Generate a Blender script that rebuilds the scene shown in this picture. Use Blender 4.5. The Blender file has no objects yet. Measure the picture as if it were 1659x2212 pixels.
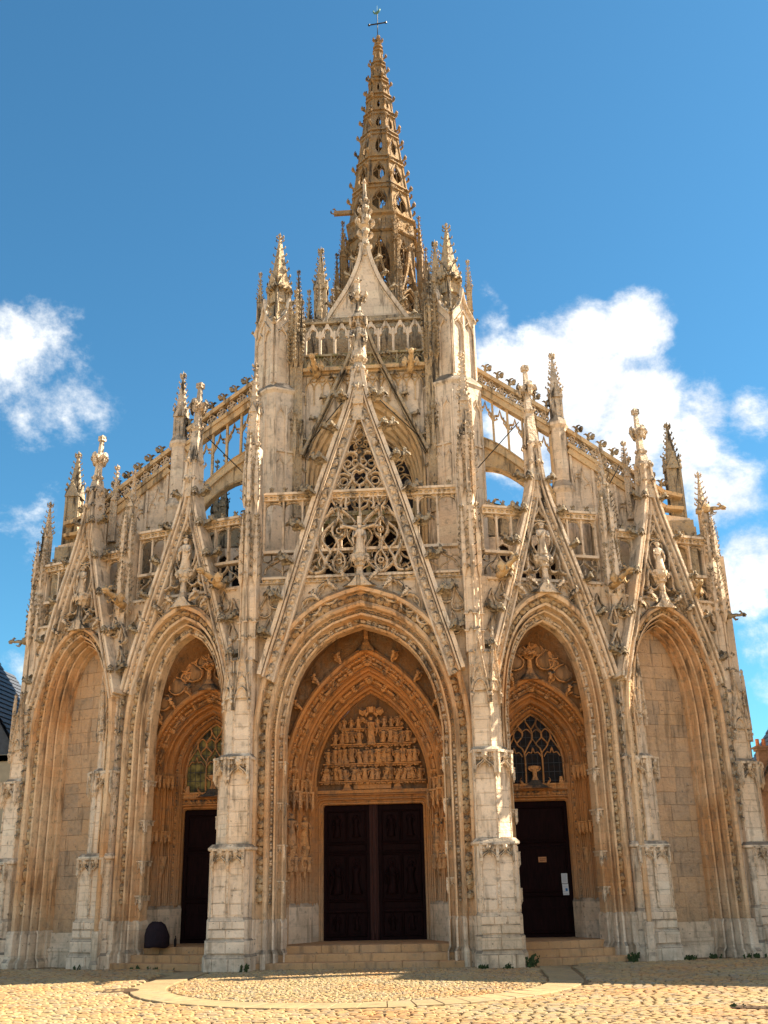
import bpy, math, random
from math import sin, cos, pi, sqrt, atan2, radians, floor, exp
from mathutils import Vector, Matrix
random.seed(11)
scene = bpy.context.scene
COL = scene.collection

# ------------------------------------------------------------------ camera
cam_d = bpy.data.cameras.new('camera')
cam_d.sensor_fit = 'HORIZONTAL'; cam_d.sensor_width = 36.0
cam_d.lens = 36.0 * 2218.03 / 1659.0
cam_d.clip_start = 0.1; cam_d.clip_end = 2000
cam = bpy.data.objects.new('camera', cam_d); COL.objects.link(cam)
def rotm(yaw, pitch, roll):
    Rz = Matrix.Rotation(yaw, 3, 'Z'); Rx = Matrix.Rotation(pitch, 3, 'X'); Ry = Matrix.Rotation(roll, 3, 'Y')
    return Rz @ Rx @ Ry
CR = rotm(radians(4.0686), radians(20.1001), radians(1.16109))
cx_, cf_, cu_ = CR.col[0], CR.col[1], CR.col[2]
M4 = Matrix(((cx_[0], cu_[0], -cf_[0], 2.25665), (cx_[1], cu_[1], -cf_[1], -23.3931), (cx_[2], cu_[2], -cf_[2], 1.6), (0, 0, 0, 1)))
cam.matrix_world = M4
scene.camera = cam
def pix_dir(x, y):                      # direction of a point of the photograph, used only to say where the clouds are
    v = CR @ Vector(((x - 829.5) / 2218.03, 1.0, -(y - 1106) / 2218.03)); v.normalize(); return v

# ------------------------------------------------------------------ light
SUN_AZ = radians(16)     # behind the facade plane, from the right
SUN_EL = radians(45)
sd = Vector((cos(SUN_AZ) * cos(SUN_EL), sin(SUN_AZ) * cos(SUN_EL), sin(SUN_EL)))
sun_d = bpy.data.lights.new('sun', 'SUN'); sun_d.energy = 5.0; sun_d.angle = radians(0.53); sun_d.color = (1.0, 0.85, 0.64)
sun = bpy.data.objects.new('sun', sun_d); COL.objects.link(sun)
sun.rotation_euler = sd.to_track_quat('Z', 'Y').to_euler(); sun.location = (20, 5, 30)

world = bpy.data.worlds.new('World'); scene.world = world; world.use_nodes = True
nt = world.node_tree; nt.nodes.clear()
def wn(t, **k):
    n = nt.nodes.new(t)
    for a, b in k.items(): setattr(n, a, b)
    return n
def wl(a, b): nt.links.new(a, b)
def wmath(op, a, b=None, c=None, clamp=False):
    n = wn('ShaderNodeMath', operation=op); n.use_clamp = clamp
    for i, x in enumerate((a, b, c)):
        if x is None: continue
        if isinstance(x, (int, float)): n.inputs[i].default_value = x
        else: wl(x, n.inputs[i])
    return n.outputs[0]
sky = wn('ShaderNodeTexSky', sky_type='NISHITA'); sky.sun_disc = False
sky.sun_elevation = SUN_EL; sky.sun_rotation = pi / 2 - SUN_AZ
sky.altitude = 60; sky.air_density = 1.0; sky.dust_density = 0.3; sky.ozone_density = 3.0
tc = wn('ShaderNodeTexCoord')
DIR = tc.outputs['Generated']
n1 = wn('ShaderNodeTexNoise'); n1.inputs['Scale'].default_value = 7.0; n1.inputs['Detail'].default_value = 9.0; n1.inputs['Roughness'].default_value = 0.66; n1.inputs['Distortion'].default_value = 0.15
mp = wn('ShaderNodeMapping'); mp.inputs['Scale'].default_value = (1, 1, 1.25); wl(DIR, mp.inputs['Vector']); wl(mp.outputs[0], n1.inputs['Vector'])
n2 = wn('ShaderNodeTexNoise'); n2.inputs['Scale'].default_value = 1.5; n2.inputs['Detail'].default_value = 2.0; wl(DIR, n2.inputs['Vector'])
# (x, y, radius in degrees, weight) of the cloud masses
BLOBS = [(1270, 740, 4.6, .50), (1390, 710, 3.6, .48), (1180, 800, 4.2, .44), (1250, 870, 6.0, .50), (1400, 890, 5.0, .46), (1540, 890, 3.6, .38), (1640, 900, 3.6, .34), (1150, 960, 5, .40), (1340, 1000, 5, .36), (1075, 800, 2.6, .36),
         (1500, 1010, 4.2, .38), (1590, 1090, 4.4, .44), (1640, 1220, 4.6, .42), (1570, 1270, 3.8, .38), (1650, 1420, 3.2, .34), (1640, 1500, 3.0, .28), (1560, 950, 3.0, .22),
         (60, 720, 5.0, .24), (120, 780, 5.0, .24), (20, 830, 5.0, .26), (220, 860, 4.2, .29), (80, 900, 4.6, .25), (50, 1150, 4.6, .28), (20, 1440, 3.8, .32),
         (1130, 590, 2.4, .20), (1070, 650, 2.8, .22), (1190, 560, 1.8, .16), (520, 830, 1.8, .22), (500, 900, 2.2, .2), (1270, 560, 1.4, .12), (1050, 740, 3, .3),
         (1600, 200, 2.0, .08), (1650, 320, 2.4, .14)]
acc = None
for (x, y, r, wgt) in BLOBS:
    d = pix_dir(x, y)
    vd = wn('ShaderNodeVectorMath', operation='DISTANCE'); wl(DIR, vd.inputs[0]); vd.inputs[1].default_value = d
    m = wn('ShaderNodeMapRange', interpolation_type='SMOOTHSTEP'); m.inputs['From Min'].default_value = 0; m.inputs['From Max'].default_value = radians(r) * 1.25
    m.inputs['To Min'].default_value = wgt; m.inputs['To Max'].default_value = 0; wl(vd.outputs['Value'], m.inputs['Value'])
    acc = m.outputs[0] if acc is None else wmath('MAXIMUM', wmath('MULTIPLY', acc, 1.0), wmath('ADD', wmath('MULTIPLY', acc, .35), m.outputs[0]))
# scattered unseen cloud over the rest of the sky, added thickly to brighten the front, thinning out towards the clear part that the photograph shows
vc = wn('ShaderNodeVectorMath', operation='DISTANCE'); wl(DIR, vc.inputs[0]); vc.inputs[1].default_value = pix_dir(829, 700)
mc = wn('ShaderNodeMapRange', interpolation_type='SMOOTHSTEP'); mc.inputs['From Min'].default_value = .55; mc.inputs['From Max'].default_value = 1.1; mc.inputs['To Min'].default_value = 0; mc.inputs['To Max'].default_value = .46
wl(vc.outputs['Value'], mc.inputs['Value'])
acc = wmath('ADD', acc, wmath('MULTIPLY', mc.outputs[0], wmath('ADD', n2.outputs['Fac'], .3)))
dens = wmath('ADD', wmath('SUBTRACT', n1.outputs['Fac'], .78), acc)
cov = wn('ShaderNodeMapRange', interpolation_type='SMOOTHSTEP'); cov.inputs['From Min'].default_value = -.02; cov.inputs['From Max'].default_value = .21; wl(dens, cov.inputs['Value'])
cc = wn('ShaderNodeValToRGB'); wl(n1.outputs['Fac'], cc.inputs['Fac'])
cc.color_ramp.elements[0].position = .36; cc.color_ramp.elements[0].color = (4.2, 4.5, 5.0, 1)
cc.color_ramp.elements[1].position = .62; cc.color_ramp.elements[1].color = (7.4, 7.25, 6.9, 1)
mix = wn('ShaderNodeMixRGB'); wl(wmath('MULTIPLY', cov.outputs[0], .95), mix.inputs['Fac']); tint = wn('ShaderNodeMixRGB', blend_type='MULTIPLY'); tint.inputs['Fac'].default_value = 1.0; tint.inputs['Color2'].default_value = (.42, .84, .90, 1); wl(sky.outputs[0], tint.inputs['Color1']); wl(tint.outputs[0], mix.inputs['Color1']); wl(cc.outputs[0], mix.inputs['Color2'])
bg = wn('ShaderNodeBackground'); bg.inputs['Strength'].default_value = 0.056; wl(mix.outputs[0], bg.inputs['Color'])
wo = wn('ShaderNodeOutputWorld'); wl(bg.outputs[0], wo.inputs['Surface'])

scene.view_settings.view_transform = 'Standard'; scene.view_settings.look = 'None'
scene.view_settings.exposure = 1.82; scene.view_settings.gamma = 1.0
scene.view_settings.use_curve_mapping = False
scene.cycles.max_bounces = 6; scene.cycles.diffuse_bounces = 3; scene.cycles.glossy_bounces = 2
scene.cycles.use_denoising = True

# ------------------------------------------------------------------ materials
def stone(name, base=(.5, .5, .5), dark=.5, joints=0.27, tint=(0.55, 0.33, 0.14), tintamt=.35, rough=.85, fine=1.0, moss=0.0, lowpale=False, crust=0.0, foot_=.55, ledge=1.35):
    m = bpy.data.materials.new(name); m.use_nodes = True; t = m.node_tree; N = t.nodes; N.clear()
    def n(ty, **k):
        q = N.new(ty)
        for a, b in k.items(): setattr(q, a, b)
        return q
    L = t.links.new
    def mth(op, a, b=None, clamp=False):
        q = n('ShaderNodeMath', operation=op); q.use_clamp = clamp
        for i, x in enumerate((a, b)):
            if x is None: continue
            if isinstance(x, (int, float)): q.inputs[i].default_value = x
            else: L(x, q.inputs[i])
        return q.outputs[0]
    def rng(v, a, b, c=0., d=1.):
        q = n('ShaderNodeMapRange'); q.clamp = True
        for i, x in enumerate((a, b, c, d)): q.inputs[i + 1].default_value = x
        L(v, q.inputs[0]); return q.outputs[0]
    def noise(scale, det=4, vec=None, rough_=.55):
        q = n('ShaderNodeTexNoise'); q.inputs['Scale'].default_value = scale; q.inputs['Detail'].default_value = det; q.inputs['Roughness'].default_value = rough_
        if vec is not None: L(vec, q.inputs['Vector'])
        return q.outputs['Fac']
    def mixc(f, a, b, bt='MIX'):
        q = n('ShaderNodeMixRGB', blend_type=bt)
        for i, x in enumerate((f, a, b)):
            if isinstance(x, (int, float)): q.inputs[i].default_value = x
            elif isinstance(x, tuple): q.inputs[i].default_value = (*x, 1)
            else: L(x, q.inputs[i])
        return q.outputs[0]
    geo = n('ShaderNodeNewGeometry'); P = geo.outputs['Position']
    st = n('ShaderNodeMapping'); st.inputs['Scale'].default_value = (1, 1, .13); L(P, st.inputs['Vector'])
    big = noise(.45, 3, P); mid = noise(2.6, 5, P, .6); streak = noise(5.5, 4, st.outputs[0], .6); small = noise(26 * fine, 5, P, .65)
    # stone by stone tone differences: courses and blocks
    sep = n('ShaderNodeSeparateXYZ'); L(P, sep.inputs[0])
    wob = mth('ADD', sep.outputs[2], mth('MULTIPLY', mth('SUBTRACT', mid, .5), .03))
    cz = mth('DIVIDE', wob, joints); row = mth('FLOOR', cz)
    hor = mth('ADD', sep.outputs[0], mth('MULTIPLY', sep.outputs[1], .8))
    cx = mth('DIVIDE', mth('ADD', hor, mth('MULTIPLY', row, .37)), .52)
    cmb = n('ShaderNodeCombineXYZ'); L(mth('FLOOR', cx), cmb.inputs[0]); L(row, cmb.inputs[1])
    wht = n('ShaderNodeTexWhiteNoise', noise_dimensions='2D'); L(cmb.outputs[0], wht.inputs['Vector'])
    fz = mth('FRACT', cz); edge = mth('MINIMUM', fz, mth('SUBTRACT', 1.0, fz))
    fx = mth('FRACT', cx); ex = mth('MINIMUM', fx, mth('SUBTRACT', 1.0, fx))
    jl = mth('MULTIPLY', mth('MAXIMUM', rng(edge, .0, .045, 1, 0), rng(ex, .0, .022, .8, 0)), rng(big, .35, .6, .25, 1))
    c = mixc(rng(mid, .3, .75), base, tuple(min(1, x * y) for x, y in zip(base, (1.13, 1.10, 1.08))))
    c = mixc(mth('MULTIPLY', rng(big, .42, .66), tintamt), c, tint)
    c = mixc(mth('MULTIPLY', rng(streak, .55, .78), tintamt * .9), c, tuple(x * .72 for x in tint))
    v = rng(wht.outputs[0], 0, 1, .91, 1.05); c = mixc(1.0, c, v, 'MULTIPLY')
    if base[0] > .7: c = mixc(mth('MULTIPLY', rng(mth('ADD', sep.outputs[2], mth('MULTIPLY', mid, 6.0)), 9, 18), .45), c, (.64, .57, .48))
    hgt = rng(sep.outputs[2], 2, 11, .75, 1.35)
    grey = (.30, .27, .23)
    c = mixc(mth('MULTIPLY', mth('MULTIPLY', rng(noise(1.3, 6, P, .7), .50, .68), hgt), dark * .55), c, grey)
    c = mixc(mth('MULTIPLY', rng(noise(6.5, 4, P, .65), .54, .64), dark * .62), c, (.20, .165, .12))
    c = mixc(mth('MULTIPLY', mth('GREATER_THAN', wht.outputs[0], .93), .35 if joints < 1 and base[2] > .4 else 0.0), c, (.82, .72, .56))
    c = mixc(mth('MULTIPLY', mth('MULTIPLY', rng(streak, .54, .66), hgt), dark * .8, True), c, (.07, .058, .045))
    # lichen and soot on ledges that face the sky
    nz = n('ShaderNodeSeparateXYZ'); L(geo.outputs['True Normal'], nz.inputs[0])
    up = mth('MULTIPLY', rng(nz.outputs[2], .12, .55), rng(mid, .32, .52))
    c = mixc(mth('MULTIPLY', up, min(1, dark * ledge)), c, (.085, .075, .06))
    # pits, chips
    pit = rng(noise(13, 2, P), .69, .72)
    c = mixc(mth('MULTIPLY', pit, .6), c, (.12, .09, .06))
    # damp foot of the walls
    foot = mth('MULTIPLY', rng(wob, .1, 1.5, 1, 0), rng(noise(2.0, 4, P), .35, .62))
    c = mixc(mth('MULTIPLY', foot, foot_), c, (.25, .185, .12))
    if lowpale:
        c = mixc(mth('MULTIPLY', rng(mth('ADD', wob, mth('MULTIPLY', mid, 1.2)), 1.9, 3.4, 1, 0), .6), c, (.50, .36, .23))
    if moss:
        c = mixc(mth('MULTIPLY', rng(noise(5, 4, P), .5, .6), moss), c, (.16, .15, .05))
    c = mixc(mth('MULTIPLY', jl, .26 if joints < 1 else 0.0), c, (.20, .155, .10))
    c = mixc(1.0, c, rng(small, .25, .8, .88, 1.10), 'MULTIPLY')
    b = n('ShaderNodeBump'); b.inputs['Strength'].default_value = .55; b.inputs['Distance'].default_value = .02
    h = mth('SUBTRACT', mth('ADD', mth('MULTIPLY', small, .5), mth('MULTIPLY', mid, .5)), mth('MULTIPLY', jl, .35 if joints < 1 else 0)); L(h, b.inputs['Height'])
    if crust:
        b2 = n('ShaderNodeBump'); b2.inputs['Strength'].default_value = crust; b2.inputs['Distance'].default_value = .09
        L(mth('ADD', noise(11, 3, P, .6), mth('MULTIPLY', noise(30, 2, P), .35)), b2.inputs['Height']); L(b2.outputs[0], b.inputs['Normal'])
    s = n('ShaderNodeBsdfPrincipled'); s.inputs['Roughness'].default_value = rough; s.inputs['Specular IOR Level'].default_value = .25
    L(c, s.inputs['Base Color']); L(b.outputs[0], s.inputs['Normal'])
    o = n('ShaderNodeOutputMaterial'); L(s.outputs[0], o.inputs[0])
    return m
def plain(name, col, rough=.6, metal=0., nscale=20, amt=.25, col2=None, bump=.2, spec=.3, stretch=(1, 1, 1)):
    m = bpy.data.materials.new(name); m.use_nodes = True; t = m.node_tree; N = t.nodes
    s = N['Principled BSDF']; s.inputs['Roughness'].default_value = rough; s.inputs['Metallic'].default_value = metal; s.inputs['Specular IOR Level'].default_value = spec
    g = N.new('ShaderNodeNewGeometry'); mp_ = N.new('ShaderNodeMapping'); mp_.inputs['Scale'].default_value = stretch; t.links.new(g.outputs['Position'], mp_.inputs[0])
    q = N.new('ShaderNodeTexNoise'); q.inputs['Scale'].default_value = nscale; q.inputs['Detail'].default_value = 5; t.links.new(mp_.outputs[0], q.inputs['Vector'])
    r = N.new('ShaderNodeValToRGB'); t.links.new(q.outputs['Fac'], r.inputs['Fac'])
    c2 = col2 or tuple(x * (1 - amt) for x in col)
    r.color_ramp.elements[0].position = .35; r.color_ramp.elements[0].color = (*c2, 1); r.color_ramp.elements[1].position = .65; r.color_ramp.elements[1].color = (*col, 1)
    t.links.new(r.outputs[0], s.inputs['Base Color'])
    b = N.new('ShaderNodeBump'); b.inputs['Strength'].default_value = bump; b.inputs['Distance'].default_value = .02; t.links.new(q.outputs['Fac'], b.inputs['Height']); t.links.new(b.outputs[0], s.inputs['Normal'])
    return m
PALE = stone('pale_limestone', crust=0.25, base= (.86, .69, .515), dark=.60, tint=(.64, .38, .16), tintamt=.42)
ARCM = stone('arch_limestone', crust=0.35, base= (.76, .54, .33), dark=.65, tint=(.64, .29, .09), tintamt=.75)
CARV = stone('carved_limestone', crust=0.9, base= (.86, .68, .49), dark=1.05, joints=5, tint=(.58, .34, .14), tintamt=.45)
SOOT = stone('sooty_limestone', crust=0.9, base= (.46, .37, .25), dark=1.1, joints=5, tint=(.34, .22, .11), tintamt=.4)
OCHR = stone('ochre_limestone', crust=0.5, base= (.62, .28, .095), lowpale=True, dark=.55, tint=(.50, .22, .06), tintamt=.45)
HOODM = stone('rusty_carving', crust=1, base= (.60, .44, .26), dark=.6, joints=5, tint=(.46, .21, .06), tintamt=.8)
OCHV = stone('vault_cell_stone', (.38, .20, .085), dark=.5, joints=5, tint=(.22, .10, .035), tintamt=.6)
PINB = stone('brown_grey_limestone', crust=0.9, base= (.58, .45, .29), dark=1.15, joints=5, tint=(.42, .26, .12), tintamt=.5)
VAULT = stone('shade_darkened_stone', crust=0.6, base= (.27, .135, .055), dark=.6, joints=5, tint=(.16, .07, .025), tintamt=.6)  # deep porch shade put into the base colour; also backs the tympanum
CROK = stone('weathered_crocket_stone', crust=0.8, base= (.46, .37, .25), dark=1.0, joints=5, tint=(.22, .15, .08), tintamt=.5)
OCHC = stone('ochre_carving', crust=0.9, base= (.78, .38, .14), lowpale=True, dark=.8, joints=5, tint=(.46, .20, .06), tintamt=.5)
WARM = stone('golden_limestone', crust=0.4, base= (.68, .50, .29), dark=.65, joints=5, tint=(.56, .30, .10), tintamt=.5)
BLIND = stone('blind_wall_limestone', crust=0.5, base= (.60, .39, .23), dark=.5, tint=(.52, .33, .16), tintamt=.45, joints=5)
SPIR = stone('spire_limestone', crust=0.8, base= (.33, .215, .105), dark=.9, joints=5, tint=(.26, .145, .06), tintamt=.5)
MOSSY = stone('mossy_limestone', (.40, .34, .22), dark=.8, joints=5, moss=.8)
SLABM = stone('paving_limestone', (.30, .225, .12), dark=.6, joints=5, tint=(.44, .33, .17), tintamt=.5, rough=.7, foot_=0, ledge=.25)
STEPM = stone('step_limestone', (.52, .30, .14), dark=.5, joints=5, tint=(.42, .21, .08), tintamt=.6, foot_=.15, ledge=.2)
SETT2 = stone('grey_sett_stone', (.30, .24, .155), dark=.7, joints=5, tint=(.30, .19, .09), tintamt=.7, rough=.65, foot_=0, ledge=.15)
SETT3 = stone('ruddy_sett_stone', (.36, .255, .125), dark=.7, joints=5, tint=(.34, .17, .07), tintamt=.8, rough=.65, foot_=0, ledge=.15)
SETT = stone('sett_stone', (.34, .255, .125), dark=.75, joints=5, tint=(.44, .24, .09), tintamt=.9, rough=.65, foot_=0, ledge=.15)
GRND = plain('joint_sand', (.24, .165, .085), .95, nscale=14, amt=.5, bump=.4)
SETG = plain('distant_setts', (.40, .28, .14), .8, nscale=9, amt=.35, bump=.6)
BLIND2 = stone('blind_wall_grey_limestone', crust=0.5, base= (.52, .365, .235), dark=.65, tint=(.40, .26, .14), tintamt=.5, joints=5)
BLIND3 = stone('blind_wall_pale_limestone', crust=0.5, base= (.64, .43, .26), dark=.45, tint=(.54, .32, .15), tintamt=.6, joints=5)
DOOR = plain('dark_oak', (.017, .004, .004), .75, nscale=6, amt=.6, stretch=(6, 6, .7), bump=.25, spec=.12)
DOORR = plain('red_brown_oak', (.06, .014, .008), .7, nscale=6, amt=.55, stretch=(6, 6, .7), bump=.25, spec=.35)
GLAS = plain('leaded_glass', (.010, .011, .014), .35, nscale=9, col2=(.03, .017, .012), bump=.5, spec=.06)
GLAY = plain('yellow_leaded_glass', (.34, .27, .09), .5, nscale=5, col2=(.04, .035, .02), bump=.25, spec=.05)
LEAD = plain('lead', (.05, .05, .055), .6, nscale=10, spec=.4)
IRON = plain('black_iron', (.02, .02, .022), .5, nscale=30, metal=.3)
CUPR = plain('verdigris_copper', (.10, .22, .20), .6, nscale=30, metal=.3)
SLATE = plain('slate', (.065, .075, .095), .55, nscale=9, amt=.4, spec=.4)
BRICK = plain('old_brick', (.13, .08, .055), .9, nscale=12, amt=.4)
CLAY = plain('terracotta', (.34, .13, .06), .85, nscale=20)
PLAS = plain('cream_plaster', (.50, .42, .30), .9, nscale=3, amt=.2)
TIMB = plain('dark_timber', (.06, .045, .035), .8, nscale=10, stretch=(5, 5, .6))
WEED = plain('weed_green', (.05, .075, .02), .8, nscale=30, amt=.5)
BAGM = plain('dark_purple_cloth', (.014, .005, .010), .85, nscale=14, amt=.5, bump=.6)
PAPER = plain('white_paper', (.75, .76, .78), .7, nscale=4, amt=.04, bump=0)
BLUEP = plain('blue_print', (.05, .20, .45), .7, nscale=4, amt=.1, bump=0)
GREYP = plain('grey_print', (.42, .43, .46), .7, nscale=4, amt=.1, bump=0)
BRASS = plain('orange_plate', (.60, .26, .10), .5, nscale=9, amt=.2)
INKM = plain('dark_print', (.20, .06, .02), .6, nscale=9)
CAST = plain('cast_iron', (.09, .055, .03), .7, nscale=25, amt=.5)

# ------------------------------------------------------------------ geometry helpers
class G:
    def __init__(s): s.v = []; s.f = []; s.s = []
    def add(s, vs, fs, smooth=False):
        b = len(s.v); s.v.extend(vs)
        for f in fs: s.f.append(tuple(b + i for i in f))
        s.s.extend([smooth] * len(fs))
    def grid(s, rings, closed=True, cap0=False, cap1=False, smooth=False):
        n = len(rings[0]); vs = [p for r in rings for p in r]; fs = []
        m = n if closed else n - 1
        for i in range(len(rings) - 1):
            for j in range(m):
                k = (j + 1) % n; fs.append((i * n + j, i * n + k, (i + 1) * n + k, (i + 1) * n + j))
        if cap0: fs.append(tuple(reversed(range(n))))
        if cap1: fs.append(tuple(range((len(rings) - 1) * n, len(rings) * n)))
        s.add(vs, fs, smooth)
    def box(s, F, u0, u1, w0, w1, z0, z1):
        s.grid([[F(u0, w0, z), F(u1, w0, z), F(u1, w1, z), F(u0, w1, z)] for z in (z0, z1)], True, True, True)
    def prism(s, F, poly, z0, z1, k=1.0, c=None):
        if c is None: c = (sum(p[0] for p in poly) / len(poly), sum(p[1] for p in poly) / len(poly))
        top = [(c[0] + (p[0] - c[0]) * k, c[1] + (p[1] - c[1]) * k) for p in poly]
        s.grid([[F(u, w, z0) for u, w in poly], [F(u, w, z1) for u, w in top]], True, True, True)
    def stack(s, F, poly, levels):        # levels: (z, offset outwards)
        c = (sum(p[0] for p in poly) / len(poly), sum(p[1] for p in poly) / len(poly)); rings = []
        for z, o in levels:
            r = []
            for p in poly:
                dx, dy = p[0] - c[0], p[1] - c[1]; l = sqrt(dx * dx + dy * dy)
                r.append(F(p[0] + dx / l * o, p[1] + dy / l * o, z))
            rings.append(r)
        s.grid(rings, True, True, True)
    def lathe(s, F, u, w, prof, n=8, rot=0., smooth=False):
        s.grid([[F(u + r * cos(rot + 2 * pi * k / n), w + r * sin(rot + 2 * pi * k / n), z) for k in range(n)] for z, r in prof], True, True, True, smooth)
    def stamp(s, tpl, M, smooth=False):
        tv, tf = tpl; b = len(s.v)
        a = M
        m00, m01, m02, m03 = a[0]; m10, m11, m12, m13 = a[1]; m20, m21, m22, m23 = a[2]
        s.v.extend([(m00 * x + m01 * y + m02 * z + m03, m10 * x + m11 * y + m12 * z + m13, m20 * x + m21 * y + m22 * z + m23) for x, y, z in tv])
        s.f.extend([tuple(b + i for i in f) for f in tf]); s.s.extend([smooth] * len(tf))
    def mesh(s, name):
        me = bpy.data.meshes.new(name); me.from_pydata([tuple(p) for p in s.v], [], s.f)
        me.polygons.foreach_set('use_smooth', s.s); me.update(); return me
    def bar(s, F, pts, t, w, d=None, closed=False, flat=False):
        """a moulded stone rib following a line in the plane of a frame"""
        d = t * 1.3 if d is None else d
        n = len(pts); rings = []
        for i, p in enumerate(pts):
            a = pts[i - 1] if (i > 0 or closed) else None
            b = pts[(i + 1) % n] if (i < n - 1 or closed) else None
            def un(p, q):
                x, y = q[0] - p[0], q[1] - p[1]; l = sqrt(x * x + y * y) or 1e-9; return (x / l, y / l)
            d1 = un(a, p) if a else un(p, b); d2 = un(p, b) if b else d1
            tx, ty = d1[0] + d2[0], d1[1] + d2[1]; l = sqrt(tx * tx + ty * ty) or 1e-9; tx /= l; ty /= l
            nx, ny = -ty, tx; cs = max(.55, nx * -d1[1] + ny * d1[0]); h = t / 2 / cs
            wp = w(p) if callable(w) else w
            sec = ((-1, -d), (-1, -t * .5), (-.25, 0), (.25, 0), (1, -t * .5), (1, -d)) if not flat else ((-1, -d), (-1, 0), (1, 0), (1, -d))
            rings.append([F(p[0] + nx * h * q, wp + e, p[1] + ny * h * q) for q, e in sec])
        if closed: rings.append(rings[0])
        s.grid(rings, True, not closed, not closed)
    def tube(s, pts, r, n=6, smooth=True):
        rings = []
        for i, p in enumerate(pts):
            a = Vector(pts[max(0, i - 1)]); b = Vector(pts[min(len(pts) - 1, i + 1)]); d = (b - a).normalized()
            x = d.cross(Vector((0, 0, 1)));
            if x.length < 1e-3: x = Vector((1, 0, 0))
            x.normalize(); y = d.cross(x); rr = r[i] if isinstance(r, (list, tuple)) else r
            rings.append([tuple(Vector(p) + x * rr * cos(2 * pi * k / n) + y * rr * sin(2 * pi * k / n)) for k in range(n)])
        s.grid(rings, True, True, True, smooth)

def frame(ox, oy, ang=0., oz=0., lean=0.):
    c, s = cos(ang), sin(ang)
    def F(u, w, z):
        return (ox + u * c + w * s, oy + u * s - w * c, z + oz)
    F.o = (ox, oy, oz); F.a = ang; F.u = Vector((c, s, 0)); F.w = Vector((s, -c, 0))
    return F
def leaned(F, z0, k):
    def H(u, w, z): return F(u, w - max(0, z - z0) * k, z)
    H.o = F.o; H.a = F.a; H.u = F.u; H.w = F.w
    return H
W0 = frame(0, 0, 0)
def spl(pts, n=4, closed=False):
    out = []; m = len(pts); rng = range(m if closed else m - 1)
    g = (lambda i: pts[i % m]) if closed else (lambda i: pts[max(0, min(m - 1, i))])
    for i in rng:
        p0, p1, p2, p3 = g(i - 1), g(i), g(i + 1), g(i + 2)
        for k in range(n):
            t = k / n; t2 = t * t; t3 = t2 * t
            out.append(tuple(.5 * (2 * b + (-a + c) * t + (2 * a - 5 * b + 4 * c - d) * t2 + (-a + 3 * b - 3 * c + d) * t3) for a, b, c, d in zip(p0, p1, p2, p3)))
    if not closed: out.append(tuple(pts[-1]))
    return out
AT = spl([(1, 0), (1, .13), (.965, .30), (.90, .48), (.78, .66), (.60, .81), (.34, .93), (0, 1)], 2)
def arch(a, zs, za, base, steps=0):
    r = [(a * x, zs + (za - zs) * y) for x, y in AT]
    low = [(a, base)] + [(a, base + (zs - base) * (k + 1) / (steps + 1)) for k in range(steps)]
    right = low + r
    return right + [(-x, z) for x, z in reversed(right[:-1])]
def parch(a, zs, za, base, n=8):
    h = za - zs; r = (a * a + h * h) / (2 * a); c = a - r; t1 = atan2(h, -c) if c < 0 else atan2(h, -c)
    t1 = math.asin(min(1, h / r)); right = [(a, base)] + [(c + r * cos(t1 * k / n), zs + r * sin(t1 * k / n)) for k in range(n + 1)]
    right[-1] = (0, za)
    return right + [(-x, z) for x, z in reversed(right[:-1])]
def archloft(g, F, specs, smooth=False):
    """specs: (a, zs, za, base, w) from the front outwards edge to the back inner edge"""
    g.grid([[F(u, w, z) for u, z in arch(a, zs, za, b, 2)] for a, zs, za, b, w in specs], False, False, False, smooth)
def lerp(a, b, t): return a + (b - a) * t
def path_at(pts, f):
    L = [0]
    for i in range(1, len(pts)): L.append(L[-1] + sqrt(sum((x - y) ** 2 for x, y in zip(pts[i], pts[i - 1]))))
    d = f * L[-1]
    for i in range(1, len(pts)):
        if L[i] >= d:
            t = (d - L[i - 1]) / max(1e-9, L[i] - L[i - 1]); p = tuple(lerp(x, y, t) for x, y in zip(pts[i - 1], pts[i]))
            q = tuple(y - x for x, y in zip(pts[i - 1], pts[i])); l = sqrt(sum(x * x for x in q)) or 1; return p, tuple(x / l for x in q), L[-1]
    return pts[-1], (0, 1), L[-1]

# small templates ---------------------------------------------------
def tpl_crocket():
    g = G(); I = lambda u, w, z: (u, w, z)
    path = [(0, 0, .17, .20), (.32, .04, .13, .13), (.6, .22, .2, .12), (.82, .52, .3, .13), (.80, .78, .22, .11), (.62, .88, .08, .06)]
    rings = []
    for x, z, hy, ht in path:
        rings.append([(x + ht * .6, -hy * .55, z - ht), (x + ht * .6, hy * .55, z - ht), (x - ht * .3, hy, z + ht * .3), (x - ht * .6, 0, z + ht), (x - ht * .3, -hy, z + ht * .3)])
    g.grid(rings, True, False, True)
    for sy in (-1, 1):
        c = (.62, sy * .30, .30)
        g.add([(c[0] - .2, c[1] - sy * .15, c[2] - .05), (c[0] + .18, c[1], c[2] - .1), (c[0] + .12, c[1] + sy * .18, c[2] + .12), (c[0], c[1], c[2] + .26)], [(0, 1, 3), (1, 2, 3), (0, 2, 1), (0, 3, 2)])
    return g.v, g.f
CRK = tpl_crocket()
def tpl_leaf():          # a curled leaf lying on a surface: x across, y along, z out
    g = G()
    g.add([(-.5, -.2, 0), (0, -.5, .12), (.5, -.15, 0), (.42, .42, .22), (0, .55, .42), (-.45, .38, .22), (0, .05, .5), (-.2, -.1, .3), (.22, -.05, .3)],
          [(0, 1, 7), (1, 8, 7), (1, 2, 8), (2, 3, 8), (8, 3, 6), (7, 8, 6), (0, 7, 5), (7, 6, 5), (6, 3, 4), (5, 6, 4)])
    return g.v, g.f
LEAF = tpl_leaf()
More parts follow.
